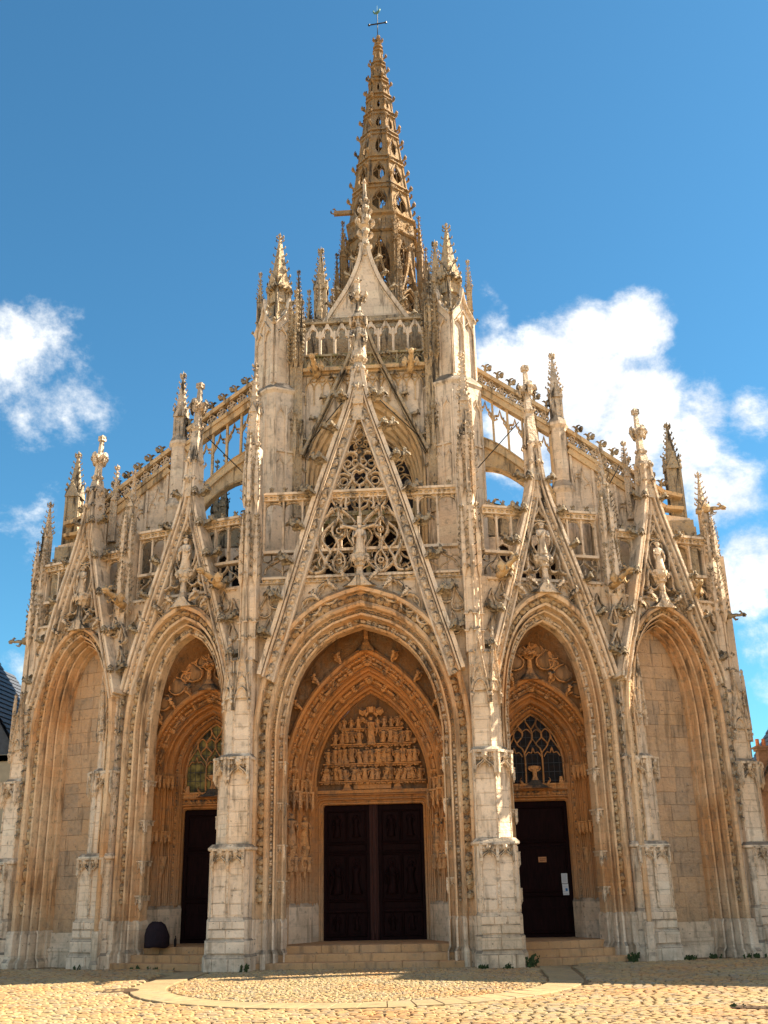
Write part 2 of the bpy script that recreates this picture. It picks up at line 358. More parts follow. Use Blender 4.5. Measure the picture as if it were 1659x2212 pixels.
def tpl_big():
    g = G(); I = Matrix.Identity(4)
    g.tube([(0, 0, -.05), (.35, 0, -.02), (.7, 0, .08), (.95, 0, .22)], [.13, .09, .08, .05], 5, False)
    for (x, y, z, sz, ox, oy, oz, ax, ay, az) in ((.30, .16, .0, .42, .1, .7, .6, 1, .6, -.2), (.30, -.16, .0, .42, .1, -.7, .6, 1, -.6, -.2), (.62, .22, .08, .48, .3, .7, .5, 1, .5, .2), (.62, -.22, .08, .48, .3, -.7, .5, 1, -.5, .2),
                                                  (.92, .14, .20, .42, .7, .5, .3, .3, .5, 1), (.92, -.14, .20, .42, .7, -.5, .3, .3, -.5, 1), (1.02, 0, .12, .44, 1, 0, .2, 0, 0, -1), (.95, 0, .36, .40, .8, 0, .5, -.3, 0, 1), (.5, 0, -.12, .4, .2, 0, -1, 1, 0, -.1)):
        z_ = Vector((ox, oy, oz)).normalized(); y_ = Vector((ax, ay, az)); y_ = (y_ - z_ * y_.dot(z_)).normalized(); x_ = y_.cross(z_)
        g.stamp(LEAF, mat4((x, y, z), x_, y_, z_, sz))
    return g.v, g.f
def fig_rings(seed, n=8):
    r = random.Random(seed); sway = r.uniform(-.04, .04)
    prof = [(0, .17, .13), (.03, .18, .14), (.18, .15, .12), (.36, .135, .11), (.50, .12, .10), (.60, .125, .10), (.70, .145, .10), (.78, .155, .095), (.825, .10, .07), (.845, .045, .045), (.86, .045, .045), (.885, .062, .07), (.93, .072, .078), (.97, .06, .065), (1.0, .02, .02)]
    rings = []
    for i, (z, a, b) in enumerate(prof):
        ring = []
        for k in range(n):
            th = 2 * pi * k / n; f = 1 + (.16 * sin(th * 4 + seed + z * 5) if z < .7 else 0)
            ring.append((a * f * cos(th) + sway * sin(z * pi), b * f * sin(th), z))
        rings.append(ring)
    return rings
def tpl_fig(seed, n=8, arms=True):
    g = G(); g.grid(fig_rings(seed, n), True, True, True, True)
    r = random.Random(seed + 5)
    if arms:
        for sx in (-1, 1):
            h = r.choice([(.02 * sx, .16, .62), (.10 * sx, .17, .55), (.05 * sx, .16, .70)])
            g.tube([(.15 * sx, 0, .77), (.19 * sx, .03, .62), (.13 * sx, .12, .54), h], [.045, .042, .034, .024], 5)
            g.tube([(.17 * sx, .02, .70), (.20 * sx, .04, .50), (.16 * sx, .07, .30)], [.05, .045, .02], 4)   # sleeve
    return g.v, g.f
FIGS = [tpl_fig(k, 10) for k in range(6)]
RFIG = [(lambda t: ([(x * 1.25, y * 1.1, z) for x, y, z in t[0]], t[1]))(tpl_fig(k + 40, 8, True)) for k in range(7)]
SFIG = [tpl_fig(k + 20, 6, k % 2 == 0) for k in range(6)]
def mat4(o, x, y, z, s=1.0):
    x, y, z = Vector(x) * s, Vector(y) * s, Vector(z) * s
    return Matrix(((x[0], y[0], z[0], o[0]), (x[1], y[1], z[1], o[1]), (x[2], y[2], z[2], o[2]), (0, 0, 0, 1)))
def fig_mat(F, u, w, z, h, tilt=0.):    # figure facing outwards (w), standing up, tilted in the plane
    U, Wd, Z = F.u, F.w, Vector((0, 0, 1)); c, s = cos(tilt), sin(tilt)
    zz = Z * c - U * s; xx = U * c + Z * s
    return mat4(F(u, w, z), xx, Wd, zz, h)
def crk_mat(o, out, along, s):       # out: outward direction, along: growing direction
    o = Vector(o); x = Vector(out).normalized(); z = Vector(along); z = (z - x * z.dot(x)).normalized(); y = z.cross(x)
    return mat4(o, x, y, z, s)
def leaf_mat(o, out, along, s):
    z = Vector(out).normalized(); y = Vector(along); y = (y - z * y.dot(z)).normalized(); x = y.cross(z)
    return mat4(o, x, y, z, s)
def frieze(g, F, pts, step, size, w, tpl=None, alt=True, rnd=.25):
    """carved leaves along a line in the plane of a frame"""
    tot = path_at(pts, 1)[2]; n = max(1, int(tot / step))
    for k in range(n):
        p, d, _ = path_at(pts, (k + .5) / n); sg = 1 if (k % 2 or not alt) else -1
        al = F.u * d[0] * sg + Vector((0, 0, d[1] * sg)) + F.u * random.uniform(-rnd, rnd)
        wp = w(p) if callable(w) else w
        g.stamp(tpl or LEAF, leaf_mat(F(p[0], wp, p[1]), F.w, al, size * random.uniform(.85, 1.15)))
def spirelet(g, cx, cy, z0, z1, r, n=4, rot=pi / 4, nc=5, cs=.1, fin=True, cg=None):
    cg = cg or g
    g.grid([[(cx + r * k * cos(rot + 2 * pi * i / n), cy + r * k * sin(rot + 2 * pi * i / n), z) for i in range(n)] for z, k in ((z0, 1), (lerp(z0, z1, .97), .09))], True, True, True)
    for i in range(n):
        a = rot + 2 * pi * i / n; o = Vector((cos(a), sin(a), 0))
        for j in range(nc):
            t = (j + .55) / (nc + .4); rr = r * (1 - .93 * t); z = lerp(z0, z1, t)
            cg.stamp(CRK, crk_mat((cx + o.x * rr * .9, cy + o.y * rr * .9, z), o, (0, 0, 1), cs * (1.12 - .45 * t)))
    if fin:
        for i in range(4):
            a = i * pi / 2 + rot; o = Vector((cos(a), sin(a), 0)); cg.stamp(CRK, crk_mat((cx, cy, z1 - cs * .9), o, (0, 0, 1), cs * 1.05))
        g.lathe(W0, cx, -cy, [(z1 - cs * .9, cs * .14), (z1 - cs * .1, cs * .30), (z1 + cs * .35, cs * .12), (z1 + cs * .8, cs * .03)], 5)
def pinn(g, cx, cy, z0, zg, z1, h, rot=0., nc=5, cs=.09, cg=None, gab=True):
    c, s = cos(rot), sin(rot)
    F = frame(cx, cy, rot)
    g.box(F, -h * .82, h * .82, -h * .82, h * .82, z0, zg)
    for a in (-1, 1):
        for b in (-1, 1):
            g.box(F, *sorted((a * h * .7, a * h)), *sorted((b * h * .7, b * h)), z0, zg)
    g.box(F, -h * 1.08, h * 1.08, -h * 1.08, h * 1.08, z0, z0 + h * .35)
    if gab:
        for k in range(4):
            f = frame(cx, cy, rot + k * pi / 2)
            g.add([f(-h * 1.05, h * .85, zg - .3 * h), f(h * 1.05, h * .85, zg - .3 * h), f(0, h * .85, zg + 1.9 * h), f(-h * 1.05, h * 1.15, zg - .3 * h), f(h * 1.05, h * 1.15, zg - .3 * h), f(0, h * 1.15, zg + 1.9 * h)],
                  [(0, 1, 2), (3, 4, 5), (0, 2, 5, 3), (1, 2, 5, 4), (0, 1, 4, 3)])
            (cg or g).stamp(CRK, crk_mat(f(0, h * 1.0, zg + 1.7 * h), f.w, (0, 0, 1), cs * .9))
    spirelet(g, cx, cy, zg, z1, h * 1.18, 4, rot + pi / 4, nc, cs, True, cg)
def ogee(a, h, z, n=6, tip=.35):       # ogee arch outline from (-a,z) to apex (0,z+h) to (a,z)
    l = spl([(-a, z), (-a * .97, z + h * .22), (-a * .72, z + h * .45), (-a * .34, z + h * .62), (-a * .10, z + h * .80), (0, z + h)], max(2, n // 2))
    return l + [(-x, y) for x, y in reversed(l[:-1])]
def shift(pts, du, dz=0): return [(x + du, z + dz) for x, z in pts]
def mir(pts): return [(-x, z) for x, z in pts]
def canopy(g, F, u0, u1, w, z0, z1, n=2, depth=.12, pend=True):
    """overhanging niche head: slab, little ogee arches, pendants"""
    H = z1 - z0; g.box(F, u0 - .03, u1 + .03, w - .3, w + depth + .03, z1 - H * .12, z1)
    g.box(F, u0, u1, w - .3, w + depth * .55, z0 + H * .55, z1 - H * .12)
    a = (u1 - u0) / n / 2
    for k in range(n):
        c = u0 + a * (2 * k + 1)
        g.bar(F, shift(ogee(a * .92, H * .72, z0 + H * .02, 4), c), max(.022, a * .2), w + depth, depth * .8)
        g.bar(F, shift(ogee(a * .5, H * .34, z0 + H * .2, 2), c), max(.016, a * .13), w + depth * .9, depth * .5)
        g.stamp(LEAF, leaf_mat(F(c, w + depth, z0 + H * .72), F.w, (0, 0, 1), a * .7))
        for q in (-.5, 0, .5): g.box(F, c + q * a - .008, c + q * a + .008, w, w + depth * .85, z0 + H * .52, z1 - H * .1)
    m_ = n * 4
    for k in range(m_):
        c = lerp(u0, u1, (k + .5) / m_); hw_ = (u1 - u0) / m_ * .42
        g.prism(F, [(c - hw_, w + depth * .5), (c + hw_, w + depth * .5), (c + hw_, w + depth * .95), (c - hw_, w + depth * .95)], z0 + H * .66, z1 - H * .02, .25)
    if pend:
        for k in range(n + 1):
            c = u0 + a * 2 * k; g.prism(F, [(c - .03, w), (c + .03, w), (c + .03, w + depth + .015), (c - .03, w + depth + .015)], z0 - H * .05, z1 - H * .1)
            g.prism(F, [(c - .028, w + depth * .3), (c + .028, w + depth * .3), (c + .028, w + depth), (c - .028, w + depth)], z0 - H * .05, z0 - H * .30, .1)
def block(F, u0, u1, z0, z1, w, d=.05, b=.007):
    g = G(); e = b
    back = [F(u0, w - d, z0), F(u1, w - d, z0), F(u1, w - d, z1), F(u0, w - d, z1)]
    m = [F(u0, w - e, z0), F(u1, w - e, z0), F(u1, w - e, z1), F(u0, w - e, z1)]
    f = [F(u0 + e, w, z0 + e), F(u1 - e, w, z0 + e), F(u1 - e, w, z1 - e), F(u0 + e, w, z1 - e)]
    g.grid([back, m, f], True, False, True); return g

BIGC = tpl_big()
def tpl_crest():
    g = G(); g.stamp(CRK, crk_mat((0, 0, 0), (.75, 0, .75), (-.7, 0, .7), .30)); g.stamp(CRK, crk_mat((.10, 0, .14), (-.5, 0, 1), (1, 0, .6), .22)); g.stamp(LEAF, leaf_mat((.2, -.04, .2), (0, -1, 0), (.7, 0, .7), .16)); g.stamp(LEAF, leaf_mat((.2, .04, .2), (0, 1, 0), (.7, 0, .7), .16)); g.stamp(CRK, crk_mat((.16, 0, .22), (.2, 0, 1), (1, 0, 0), .14)); return g.v, g.f
CREST = tpl_crest()
# ------------------------------------------------------------------ object helpers
def link(o): COL.objects.link(o); return o
def obj(name, g, mat, parent=None, kind=None, label=None, cat=None, group=None, loc=None):
    me = g if isinstance(g, bpy.types.Mesh) else g.mesh(name)
    if mat and not me.materials: me.materials.append(mat)
    o = bpy.data.objects.new(name, me); link(o); o.parent = parent
    if kind: o['kind'] = kind
    if label: o['label'] = label
    if cat: o['category'] = cat
    if group: o['group'] = group
    return o
def empty(name, loc=(0, 0, 0), parent=None, label=None, cat=None, kind=None):
    o = bpy.data.objects.new(name, None); link(o); o.location = loc; o.parent = parent; o.empty_display_size = .3
    if label: o['label'] = label
    if cat: o['category'] = cat
    if kind: o['kind'] = kind
    return o
CRK_ME = {}
def crk_inst(mat, M, parent, name='crocket', tpl=None):
    key = mat.name + name + ('b' if tpl else '')
    if key not in CRK_ME:
        g = G(); g.stamp(tpl or CRK, Matrix.Identity(4)); CRK_ME[key] = g.mesh('crocket'); CRK_ME[key].materials.append(mat)
    o = bpy.data.objects.new(name, CRK_ME[key]); link(o); o.parent = parent; o.matrix_basis = M; return o
TWINS = []
def twin(o): TWINS.append(o); return o

church = empty('church', (0, 0, 0), label='pale limestone flamboyant gothic church with five gabled porch bays and openwork spire', cat='church')

# ================================================================== GROUND
def in_ring(x, y):      # pebbled half-oval in front of the middle portal
    return ((x - .2) / 3.45) ** 2 + ((y + 3.2) / 3.75) ** 2 < 1 or (abs(x - .2) < 3.3 and y > -3.2)
gg = G(); S = 260
gg.add([(-S, -S, 0), (S, -S, 0), (S, S, 0), (-S, S, 0)], [(0, 1, 2, 3)])
ground = obj('ground', gg, SETG, kind='structure')
gg = G(); gg.add([(-9.7, -10.4, .004), (11.7, -10.4, .004), (11.7, 4.5, .004), (-9.7, 4.5, .004)], [(0, 1, 2, 3)]); obj('joint_bed', gg, GRND, ground)
square = empty('cobbled_pavement', (0, -5, 0), kind='structure')
square.location = (0, 0, 0)
def sett(g, x, y, lx, ly, ang, h=.03, z0=.0, tl=.012):
    c, s = cos(ang), sin(ang); r = random.uniform
    def P(a, b, z): return (x + a * c - b * s, y + a * s + b * c, z)
    hz = h + r(-.006, .008); t = [r(-tl, tl) * .5 for _ in range(4)]
    A = [(-lx, -ly), (lx, -ly), (lx, ly), (-lx, ly)]
    A = [(a * r(.9, 1.05), b * r(.88, 1.06)) for a, b in A]
    g.add([P(a, b, z0) for a, b in A] + [P(a * .93, b * .90, z0 + hz * .7 + q) for (a, b), q in zip(A, t)] + [P(a * .62, b * .60, z0 + hz + q * .5) for (a, b), q in zip(A, t)],
          [(0, 1, 5, 4), (1, 2, 6, 5), (2, 3, 7, 6), (3, 0, 4, 7), (4, 5, 9, 8), (5, 6, 10, 9), (6, 7, 11, 10), (7, 4, 8, 11), (8, 9, 10, 11)])
big = []      # big setts of the square
row = 0; y = -10.2
while y < 1.2:
    x = -9.5 + random.uniform(0, .2)
    while x < 11.5:
        lx = random.uniform(.06, .105)
        yy = y + .015 * sin(x * 1.3) + random.uniform(-.006, .006); xc = x + lx
        ox = xc - .2; oy = yy + 3.2
        ring = (ox / 4.1) ** 2 + (min(0, oy) / 4.55) ** 2 < 1.0
        ok = not ring
        if yy > -2.2 and abs(ox) < 4.3: ok = False
        # keep the setts in front of the church foot only
        wallY = 0 if abs(xc) < 3 else (abs(xc) - 3) * .33 if abs(xc) < 6.3 else 1.1 + (abs(xc) - 6.3) * .45
        if yy > wallY + .3: ok = False
        if ok: big.append((xc, yy, lx - .008))
        x += 2 * lx + .006
    y += .108; row += 1
big.sort(key=lambda b: (b[1] - 0) + .25 * abs(b[0] - 1))
for (x, y, lx) in big[:280]:
    g = G(); sett(g, 0, 0, lx, .050, random.uniform(-.06, .06), .034); o = obj('sett', g, random.choice((SETT, SETT, SETT2, SETT3)), square); o.location = (x, y, .002)
g = G()
for (x, y, lx) in big[280:]: sett(g, x, y, lx, .050, random.uniform(-.08, .08), .034, .002)
def mixed(o):
    o.data.materials.append(SETT2); o.data.materials.append(SETT3); n_ = len(o.data.polygons); mi = []
    while len(mi) < n_: mi += [random.choice((0, 0, 0, 1, 2))] * 9
    o.data.polygons.foreach_set('material_index', mi[:n_]); return o
mixed(obj('setts', g, SETT, square, kind='stuff'))
g = G(); y = -7.0
while y < -.12:
    x = -3.6 + random.uniform(0, .1)
    while x < 4.1:
        r_ = random.uniform(.026, .05)
        if ((x - .2) / 3.32) ** 2 + (min(0, y + 3.2) / 3.62) ** 2 < 1.0: sett(g, x, y + random.uniform(-.012, .012), r_, .032, random.uniform(-.5, .5), .03, .002, .016)
        x += 2 * r_ + .012
    y += .078
mixed(obj('pebble_setts', g, SETT, square, kind='stuff'))
# slabs of the oval band
def slab_obj(pts, z=.034):
    g = G(); n = len(pts); cx = sum(p[0] for p in pts) / n; cy = sum(p[1] for p in pts) / n
    pts = [(cx + (p[0] - cx) * .965, cy + (p[1] - cy) * .975) for p in pts]
    k = .97; j = [random.uniform(-.004, .004) for _ in pts]
    g.grid([[(x, y, 0) for x, y in pts], [(x, y, z * .8 + q) for (x, y), q in zip(pts, j)], [(cx + (x - cx) * k, cy + (y - cy) * k, z + q) for (x, y), q in zip(pts, j)]], True, False, True)
    return obj('paving_slab', g, SLABM, square)
def ell(a, rx, ry): return (.2 + rx * cos(a), -3.2 + ry * sin(a))
n = 30
for k in range(n):
    a0 = pi + k * pi / n; a1 = pi + (k + 1) * pi / n
    slab_obj([ell(a0 + .02, 3.38, 3.68), ell(a1 + .02, 3.38, 3.68), ell(a1, 4.0, 4.42), ell(a0, 4.0, 4.42)])
for sx in (-1, 1):
    for k in range(4):
        y0 = -3.2 + k * .75; y1 = y0 + .74
        slab_obj([(.2 + sx * 3.40, y0), (.2 + sx * 3.40, y1), (.2 + sx * 4.0, y1), (.2 + sx * 4.0, y0)])
for k in range(5):
    y0 = -3.4 + k * .62
    slab_obj([(4.3 + k * .0, y0), (4.3, y0 + .6), (4.95, y0 + .6), (4.95, y0)] if 0 else [(4.28, y0 + .1), (4.28, y0 + .66), (5.0, y0 + .66), (5.0, y0 + .1)])
for k in range(6):      # slabs leading away along the foot of the side bays
    t = k / 6.0
    for sx in (-1, 1):
        x = sx * (3.3 + k * .95); yb = -.75 + k * .33
        slab_obj([(x, yb - .34), (x + sx * .93, yb - .34 + .32), (x + sx * .93, yb + .0 + .32), (x, yb)])
# fine asphalt-grey strip at the wall foot is bare sanded joints; a kerb line of long slabs
g = G()
mh = G(); mh.grid([[(-3.82 + r * cos(a * pi / 10) * 1.0, -4.5 + r * sin(a * pi / 10), z) for a in range(20)] for z, r in ((0.0, .36), (.04, .36), (.044, .33), (.036, .32), (.040, .05))], True, False, True)
obj('manhole_cover', mh, CAST, kind=None, label='round rusty manhole cover set in the cobbles by the paving band', cat='manhole cover')
dr = G(); F_ = frame(6.1, -8.35, radians(-28))
for k in range(9): dr.box(F_, -.45 + k * .1, -.39 + k * .1, -.12, .12, .01, .05)
dr.box(F_, -.5, .45, .10, .15, .0, .046); dr.box(F_, -.5, .45, -.15, -.10, .0, .046)
obj('drain_grate', dr, CAST, label='black cast iron drain grate in the sunlit cobbles near the corner', cat='drain grate')
def weeds(name, spots, label, n=16, hh=.16):
    n = max(6, int(n * .55)); hh *= .8
    g = G()
    for (x, y, z, r) in spots:
        for k in range(n):
            a = random.uniform(0, 2 * pi); q = random.uniform(0, r); px, py = x + q * cos(a), y + q * sin(a) * .5; h = random.uniform(.4, 1) * hh; ln = random.uniform(-.6, .6)
            for s in range(3):
                zz = z + h * (s + 1) / 3; w = .028 * random.uniform(.6, 1.3); lx = px + ln * h * (s + 1) / 3; aa = random.uniform(0, pi)
                g.add([(lx - w * cos(aa), py - w * sin(aa), zz - w), (lx + w * cos(aa), py + w * sin(aa), zz - w * .3), (lx + w * .3, py, zz + w * 1.4), (lx - w, py + w, zz + w * .4)], [(0, 1, 2), (0, 2, 3)])
            g.add([(px - .004, py, z), (px + .004, py, z), (px + ln * h, py, z + h)], [(0, 1, 2)])
    return obj(name, g, WEED, label=label, cat='weed')

def parch(a, zs, za, base, n=14, steps=2):
    h = za - zs; r = (a * a + h * h) / (2 * a); c = a - r; t1 = math.asin(min(1, h / r))
    if c > 0: t1 = pi - t1
    low = [(a, base + (zs - base) * k / (steps + 1)) for k in range(steps + 1)]
    right = low + [(c + r * cos(t1 * k / n), zs + r * sin(t1 * k / n)) for k in range(n + 1)]
    right[-1] = (0, za)
    return right + [(-x, z) for x, z in reversed(right[:-1])]
def curve3(F, pts, w): return [F(u, w, z) for u, z in pts]

# ================================================================== STEPS
def steps(x0, x1, y0, y1, parent, ang=0, ox=0, oy=0, tops=(.15, .30, .45), tread=.34, wid=1.0):
    F = frame(ox, oy, ang)
    for k, zt in enumerate(tops):
        w1 = -y0 - k * tread; u = x0 + k * .12; ue = x1 - k * .12
        while u < ue - .02:
            l = min(random.uniform(.75, 1.35) * wid, ue - u)
            if ue - u - l < .3: l = ue - u
            g = G(); e = .012; dp = tread + .12
            g.grid([[F(u + .004, w1 - dp, zt - .15), F(u + l - .004, w1 - dp, zt - .15), F(u + l - .004, w1, zt - .15), F(u + .004, w1, zt - .15)],
                    [F(u + .004, w1 - dp, zt - e), F(u + l - .004, w1 - dp, zt - e), F(u + l - .004, w1, zt - e - .005), F(u + .004, w1, zt - e - .005)],
                    [F(u + .012, w1 - dp, zt), F(u + l - .012, w1 - dp, zt), F(u + l - .012, w1 - .015, zt - random.uniform(0, .006)), F(u + .012, w1 - .015, zt - random.uniform(0, .006))]], True, False, True)
            obj('step_slab', g, STEPM, parent); u += l
st = empty('front_steps', (0, 0, 0), kind='structure')
steps(-2.35, 2.2, -.12, 0, st)
g = G(); g.box(W0, -2.3, 2.3, -2.9, -.95, .0, .449); g.box(W0, -2.3, 2.3, -.98, -.3, 0, .13)
st_floor = obj('porch_floor', g, STEPM, st)
A1, A2 = radians(18), radians(23.5)
B1 = frame(4.35, .56, A1); B2 = frame(7.20, 1.36, A2)
for sx in (1, -1):
    F_ = frame(sx * 4.5, .35, sx * A1)
    steps(-1.35, 1.35, 0.0, 0, st, sx * A1, sx * 4.5 , .40, tread=.30, wid=.8)
    g = G(); q = [(sx * 3.1, .75), (sx * 5.6, 1.5), (sx * 5.6, 2.9), (sx * 2.6, 2.9), (sx * 2.6, .9)]
    g.grid([[(x, y, 0.0) for x, y in q], [(x, y, .447) for x, y in q]], True, False, True); obj('porch_floor', g, STEPM, st)

# ================================================================== PIERS
PA = [(-.44, -.4), (-.44, .16), (-.36, .26), (.34, .26), (.45, .14), (.45, -.4)]
PB = [(-.41, -.4), (-.40, .14), (.06, .21), (.38, -.02), (.41, -.4)]
PC = [(-.37, -.4), (-.36, .10), (.02, .16), (.28, -.03), (.32, -.4)]
def pier(F, zcan, zc2, zg, tiers, zE, ztop, uoff, hw, name='pier'):
    g = G()
    g.stack(F, PA, [(0, .10), (.30, .10), (.36, .06), (.62, .06), (.66, .03), (1.02, .03), (1.08, 0), (zcan - .1, 0), (zcan - .07, .06), (zcan - .02, .06), (zcan + .05, -.02)])
    g.stack(F, PB, [(zcan, 0), (zc2 - .10, 0), (zc2 - .08, .05), (zc2 - .03, .05), (zc2 + .05, -.02)])
    g.stack(F, PC, [(zc2, 0), (zg, 0), (zg + .02, .03), (zg + .10, -.03)])
    root = twin(obj(name, g, PALE, church))
    # shafts and panel edges on the lower stages
    g = G()
    for (pl, z0, z1) in ((PA, 1.08, zcan - .12), (PB, zcan + .05, zc2 - .1)):
        for (u, w) in pl[1:-1]:
            g.tube([F(u * .985, w * 1.0 + .004, z0), F(u * .985, w * 1.0 + .004, z1)], .022, 5, False)
        c = (pl[2][0] + pl[3][0]) / 2 if pl is PA else pl[2][0]
        if pl is PA: g.box(F, c - .022, c + .022, .22, .285, z0, z1)
    for (u, w) in PC[1:-1]: g.tube([F(u, w, zc2), F(u, w, zg)], .018, 5, False)
    obj('shaft', g, CARV, root, kind='stuff')
    # blocks of the plinth
    for z0, z1, o in ((.02, .29, .112), (.37, .61, .072), (.67, .84, .042), (.845, 1.01, .042)):
        wv = .26 + o; u = -.40 - o * .6
        while u < .36:
            l = random.choice([.28, .36, .42, .5]); ue = min(u + l, .37 + o * .6)
            if ue > .26: ue = .37 + o * .6
            obj('plinth_block', block(F, u + .003, ue - .003, z0, z1, wv + random.uniform(-.004, .006), .05, .012), PALE, root)
            if ue > .3: break
            u = ue
    # coursed blocks on the faces of the two lower stages
    def facing(p, q, z0, z1, hs):
        a, b = Vector(F(p[0], p[1], 0)), Vector(F(q[0], q[1], 0)); L_ = (b - a).length; f = frame(a.x, a.y, atan2(b.y - a.y, b.x - a.x)); z = z0
        while z < z1 - .05:
            h_ = min(random.choice(hs), z1 - z)
            if z1 - z - h_ < .1: h_ = z1 - z
            obj('stone_block', block(f, .03, L_ - .03, z + .003, z + h_ - .003, .010 + random.uniform(-.003, .003), .02, .006), PALE, root); z += h_
    facing((-.36, .26), (-.035, .26), 1.12, zcan - .45, (.22, .27, .31)); facing((-.0, .26), (.34, .26), 1.12, zcan - .45, (.24, .28, .33))
    facing((-.40, .14), (.06, .21), zcan + .06, zc2 - .52, (.26, .30, .36)); facing((.06, .21), (.38, -.02), zcan + .06, zc2 - .52, (.26, .31, .36))
    facing((-.36, .10), (.02, .16), zc2 + .08, zg - .9, (.28, .34))
    # niche heads
    g = G(); canopy(g, F, -.36, .34, .25, zcan - .40, zcan - .05, 2, .085)
    obj('canopy', g, CARV, root)
    g = G(); canopy(g, F, -.40, .05, .15, zc2 - .50, zc2 - .03, 1, .15)
    Fd = frame(*F(.22, .10, 0)[:2], F.a + radians(37)); canopy(g, Fd, -.20, .21, -.03, zc2 - .50, zc2 - .03, 1, .15)
    obj('canopy', g, CARV, root)
    # steep gablets at the head of the tall stage, on both faces
    for (uc, wc, da, half) in ((-.17, .14, 0, .19), (.15, .07, radians(37), .16)):
        f = frame(*F(uc, wc, 0)[:2], F.a + da); g = G()
        a = [(-half, zg - .85), (0, zg + .35), (half, zg - .85)]
        g.add([f(-half, .01, zg - .85), f(half, .01, zg - .85), f(0, .01, zg + .35), f(-half, .05, zg - .85), f(half, .05, zg - .85), f(0, .05, zg + .35)], [(3, 4, 5), (0, 3, 5, 2), (1, 2, 5, 4), (0, 1, 4, 3)])
        g.bar(f, a, .045, .10, .08); g.bar(f, [(-half * .9, zg - 1.12)] + spl([(-half * .88, zg - .95), (-half * .6, zg - .72), (0, zg - .6), (half * .6, zg - .72), (half * .88, zg - .95)], 2) + [(half * .9, zg - 1.12)], .035, .09, .08)
        g.bar(f, ogee(half * .5, .3, zg - .55, 2), .02, .075, .03)
        for q in (-1, 1):
            for t in (.18, .45, .72):
                g.stamp(CRK, crk_mat(f(q * half * (1 - t), .05, zg - .85 + 1.2 * t), f.u * q, (0, 0, 1), .085))
            g.stamp(LEAF, leaf_mat(f(q * half, .06, zg - .92), f.w, (0, 0, -1), .11))
        g.lathe(f, 0, .05, [(zg + .3, .015), (zg + .42, .05), (zg + .5, .03), (zg + .56, .045), (zg + .62, .01)], 5)
        obj('gablet', g, CARV, root)
    # upper bundle of shafts
    g = G(); cg = G(); u0 = uoff
    g.stack(F, [(u0 - hw, -.4), (u0 - hw, .05), (u0 - hw * .3, .10), (u0 + hw * .5, .08), (u0 + hw, -.04), (u0 + hw, -.4)], [(zg + .05, 0), (tiers[0][0] + .2, -.01), (zE, -.07)])
    for k, (uu, ww) in enumerate(((u0 - hw, .06), (u0, .12), (u0 + hw * .95, .0))):
        g.tube([F(uu, ww, zg + .05), F(uu * .98 + u0 * .02, ww, tiers[0][0])], .022, 5, False)
        for z in (zg + .55, zg + .95):
            if z < tiers[0][0] - .3:
                for sx in (-1, 1): cg.stamp(CRK, crk_mat(F(uu + sx * .02, ww + .02, z), F.u * sx, (0, 0, 1), .09))
                g.box(F, uu - .045, uu + .045, ww - .04, ww + .05, z - .03, z)
    for ti, (zb, zt) in enumerate(tiers):
        h = zt - zb; sh = .85 ** ti
        for (uu, ww, fz) in ((u0 - hw * .95, .07, .82), (u0, .16, 1.0), (u0 + hw * .95, .02, .86)):
            hh = h * fz; r = .052 * sh; x, y_, _ = F(uu * sh + u0 * (1 - sh), ww, 0); f = frame(x, y_, F.a)
            g.prism(f, [(-r, -r), (r, -r), (r, r), (-r, r)], zb, zb - .20, .15)
            g.box(f, -r, r, -.12, r, zb, zb + hh * .45)
            for q in (-1, 1):
                for t in (.02, .16, .30, .42): cg.stamp(CRK, crk_mat(f(q * r, r * .5, zb + hh * t), f.u * q, (0, 0, 1), .085 * sh))
            for t in (.05, .25): g.stamp(CRK, crk_mat(f(0, r, zb + hh * t), f.w, (0, 0, 1), .08 * sh))
            spirelet(g, x, y_, zb + hh * .45, zb + hh, r * 1.5, 4, F.a + pi / 4, 5, .075 * sh, True, cg)
    obj('shaft_bundle', g, PALE, root, kind='stuff'); obj('crocket_row', cg, SOOT, root, kind='stuff')
    x, y_, _ = F(u0 * .9, -.12, 0)
    g = G(); pinn(g, x, y_, zE - .05, lerp(zE, ztop, .42), ztop, hw * .52, F.a, 6, .10)
    for q in (-1, 1):
        a, b, _ = F(u0 * .9 + q * hw * .62, -.05, 0); pinn(g, a, b, zE - .6, zE - .05, lerp(zE, ztop, .30), .05, F.a, 4, .065)
    obj('pinnacle', g, CARV, root)
    return root
F1p = frame(2.84, -.22, radians(8)); F2p = frame(6.25, 1.12, radians(20)); F3p = frame(8.92, 2.20, radians(30))
pier(F1p, 2.50, 4.42, 6.55, [(8.55, 10.5), (10.55, 12.3)], 12.0, 14.35, -.20, .20)
pier(F2p, 2.42, 4.34, 6.15, [(8.15, 9.75), (9.75, 11.0)], 10.35, 12.1, -.16, .19)
pier(F3p, 2.38, 4.26, 5.85, [(7.8, 9.3), (9.35, 10.5)], 10.0, 11.7, -.16, .19)

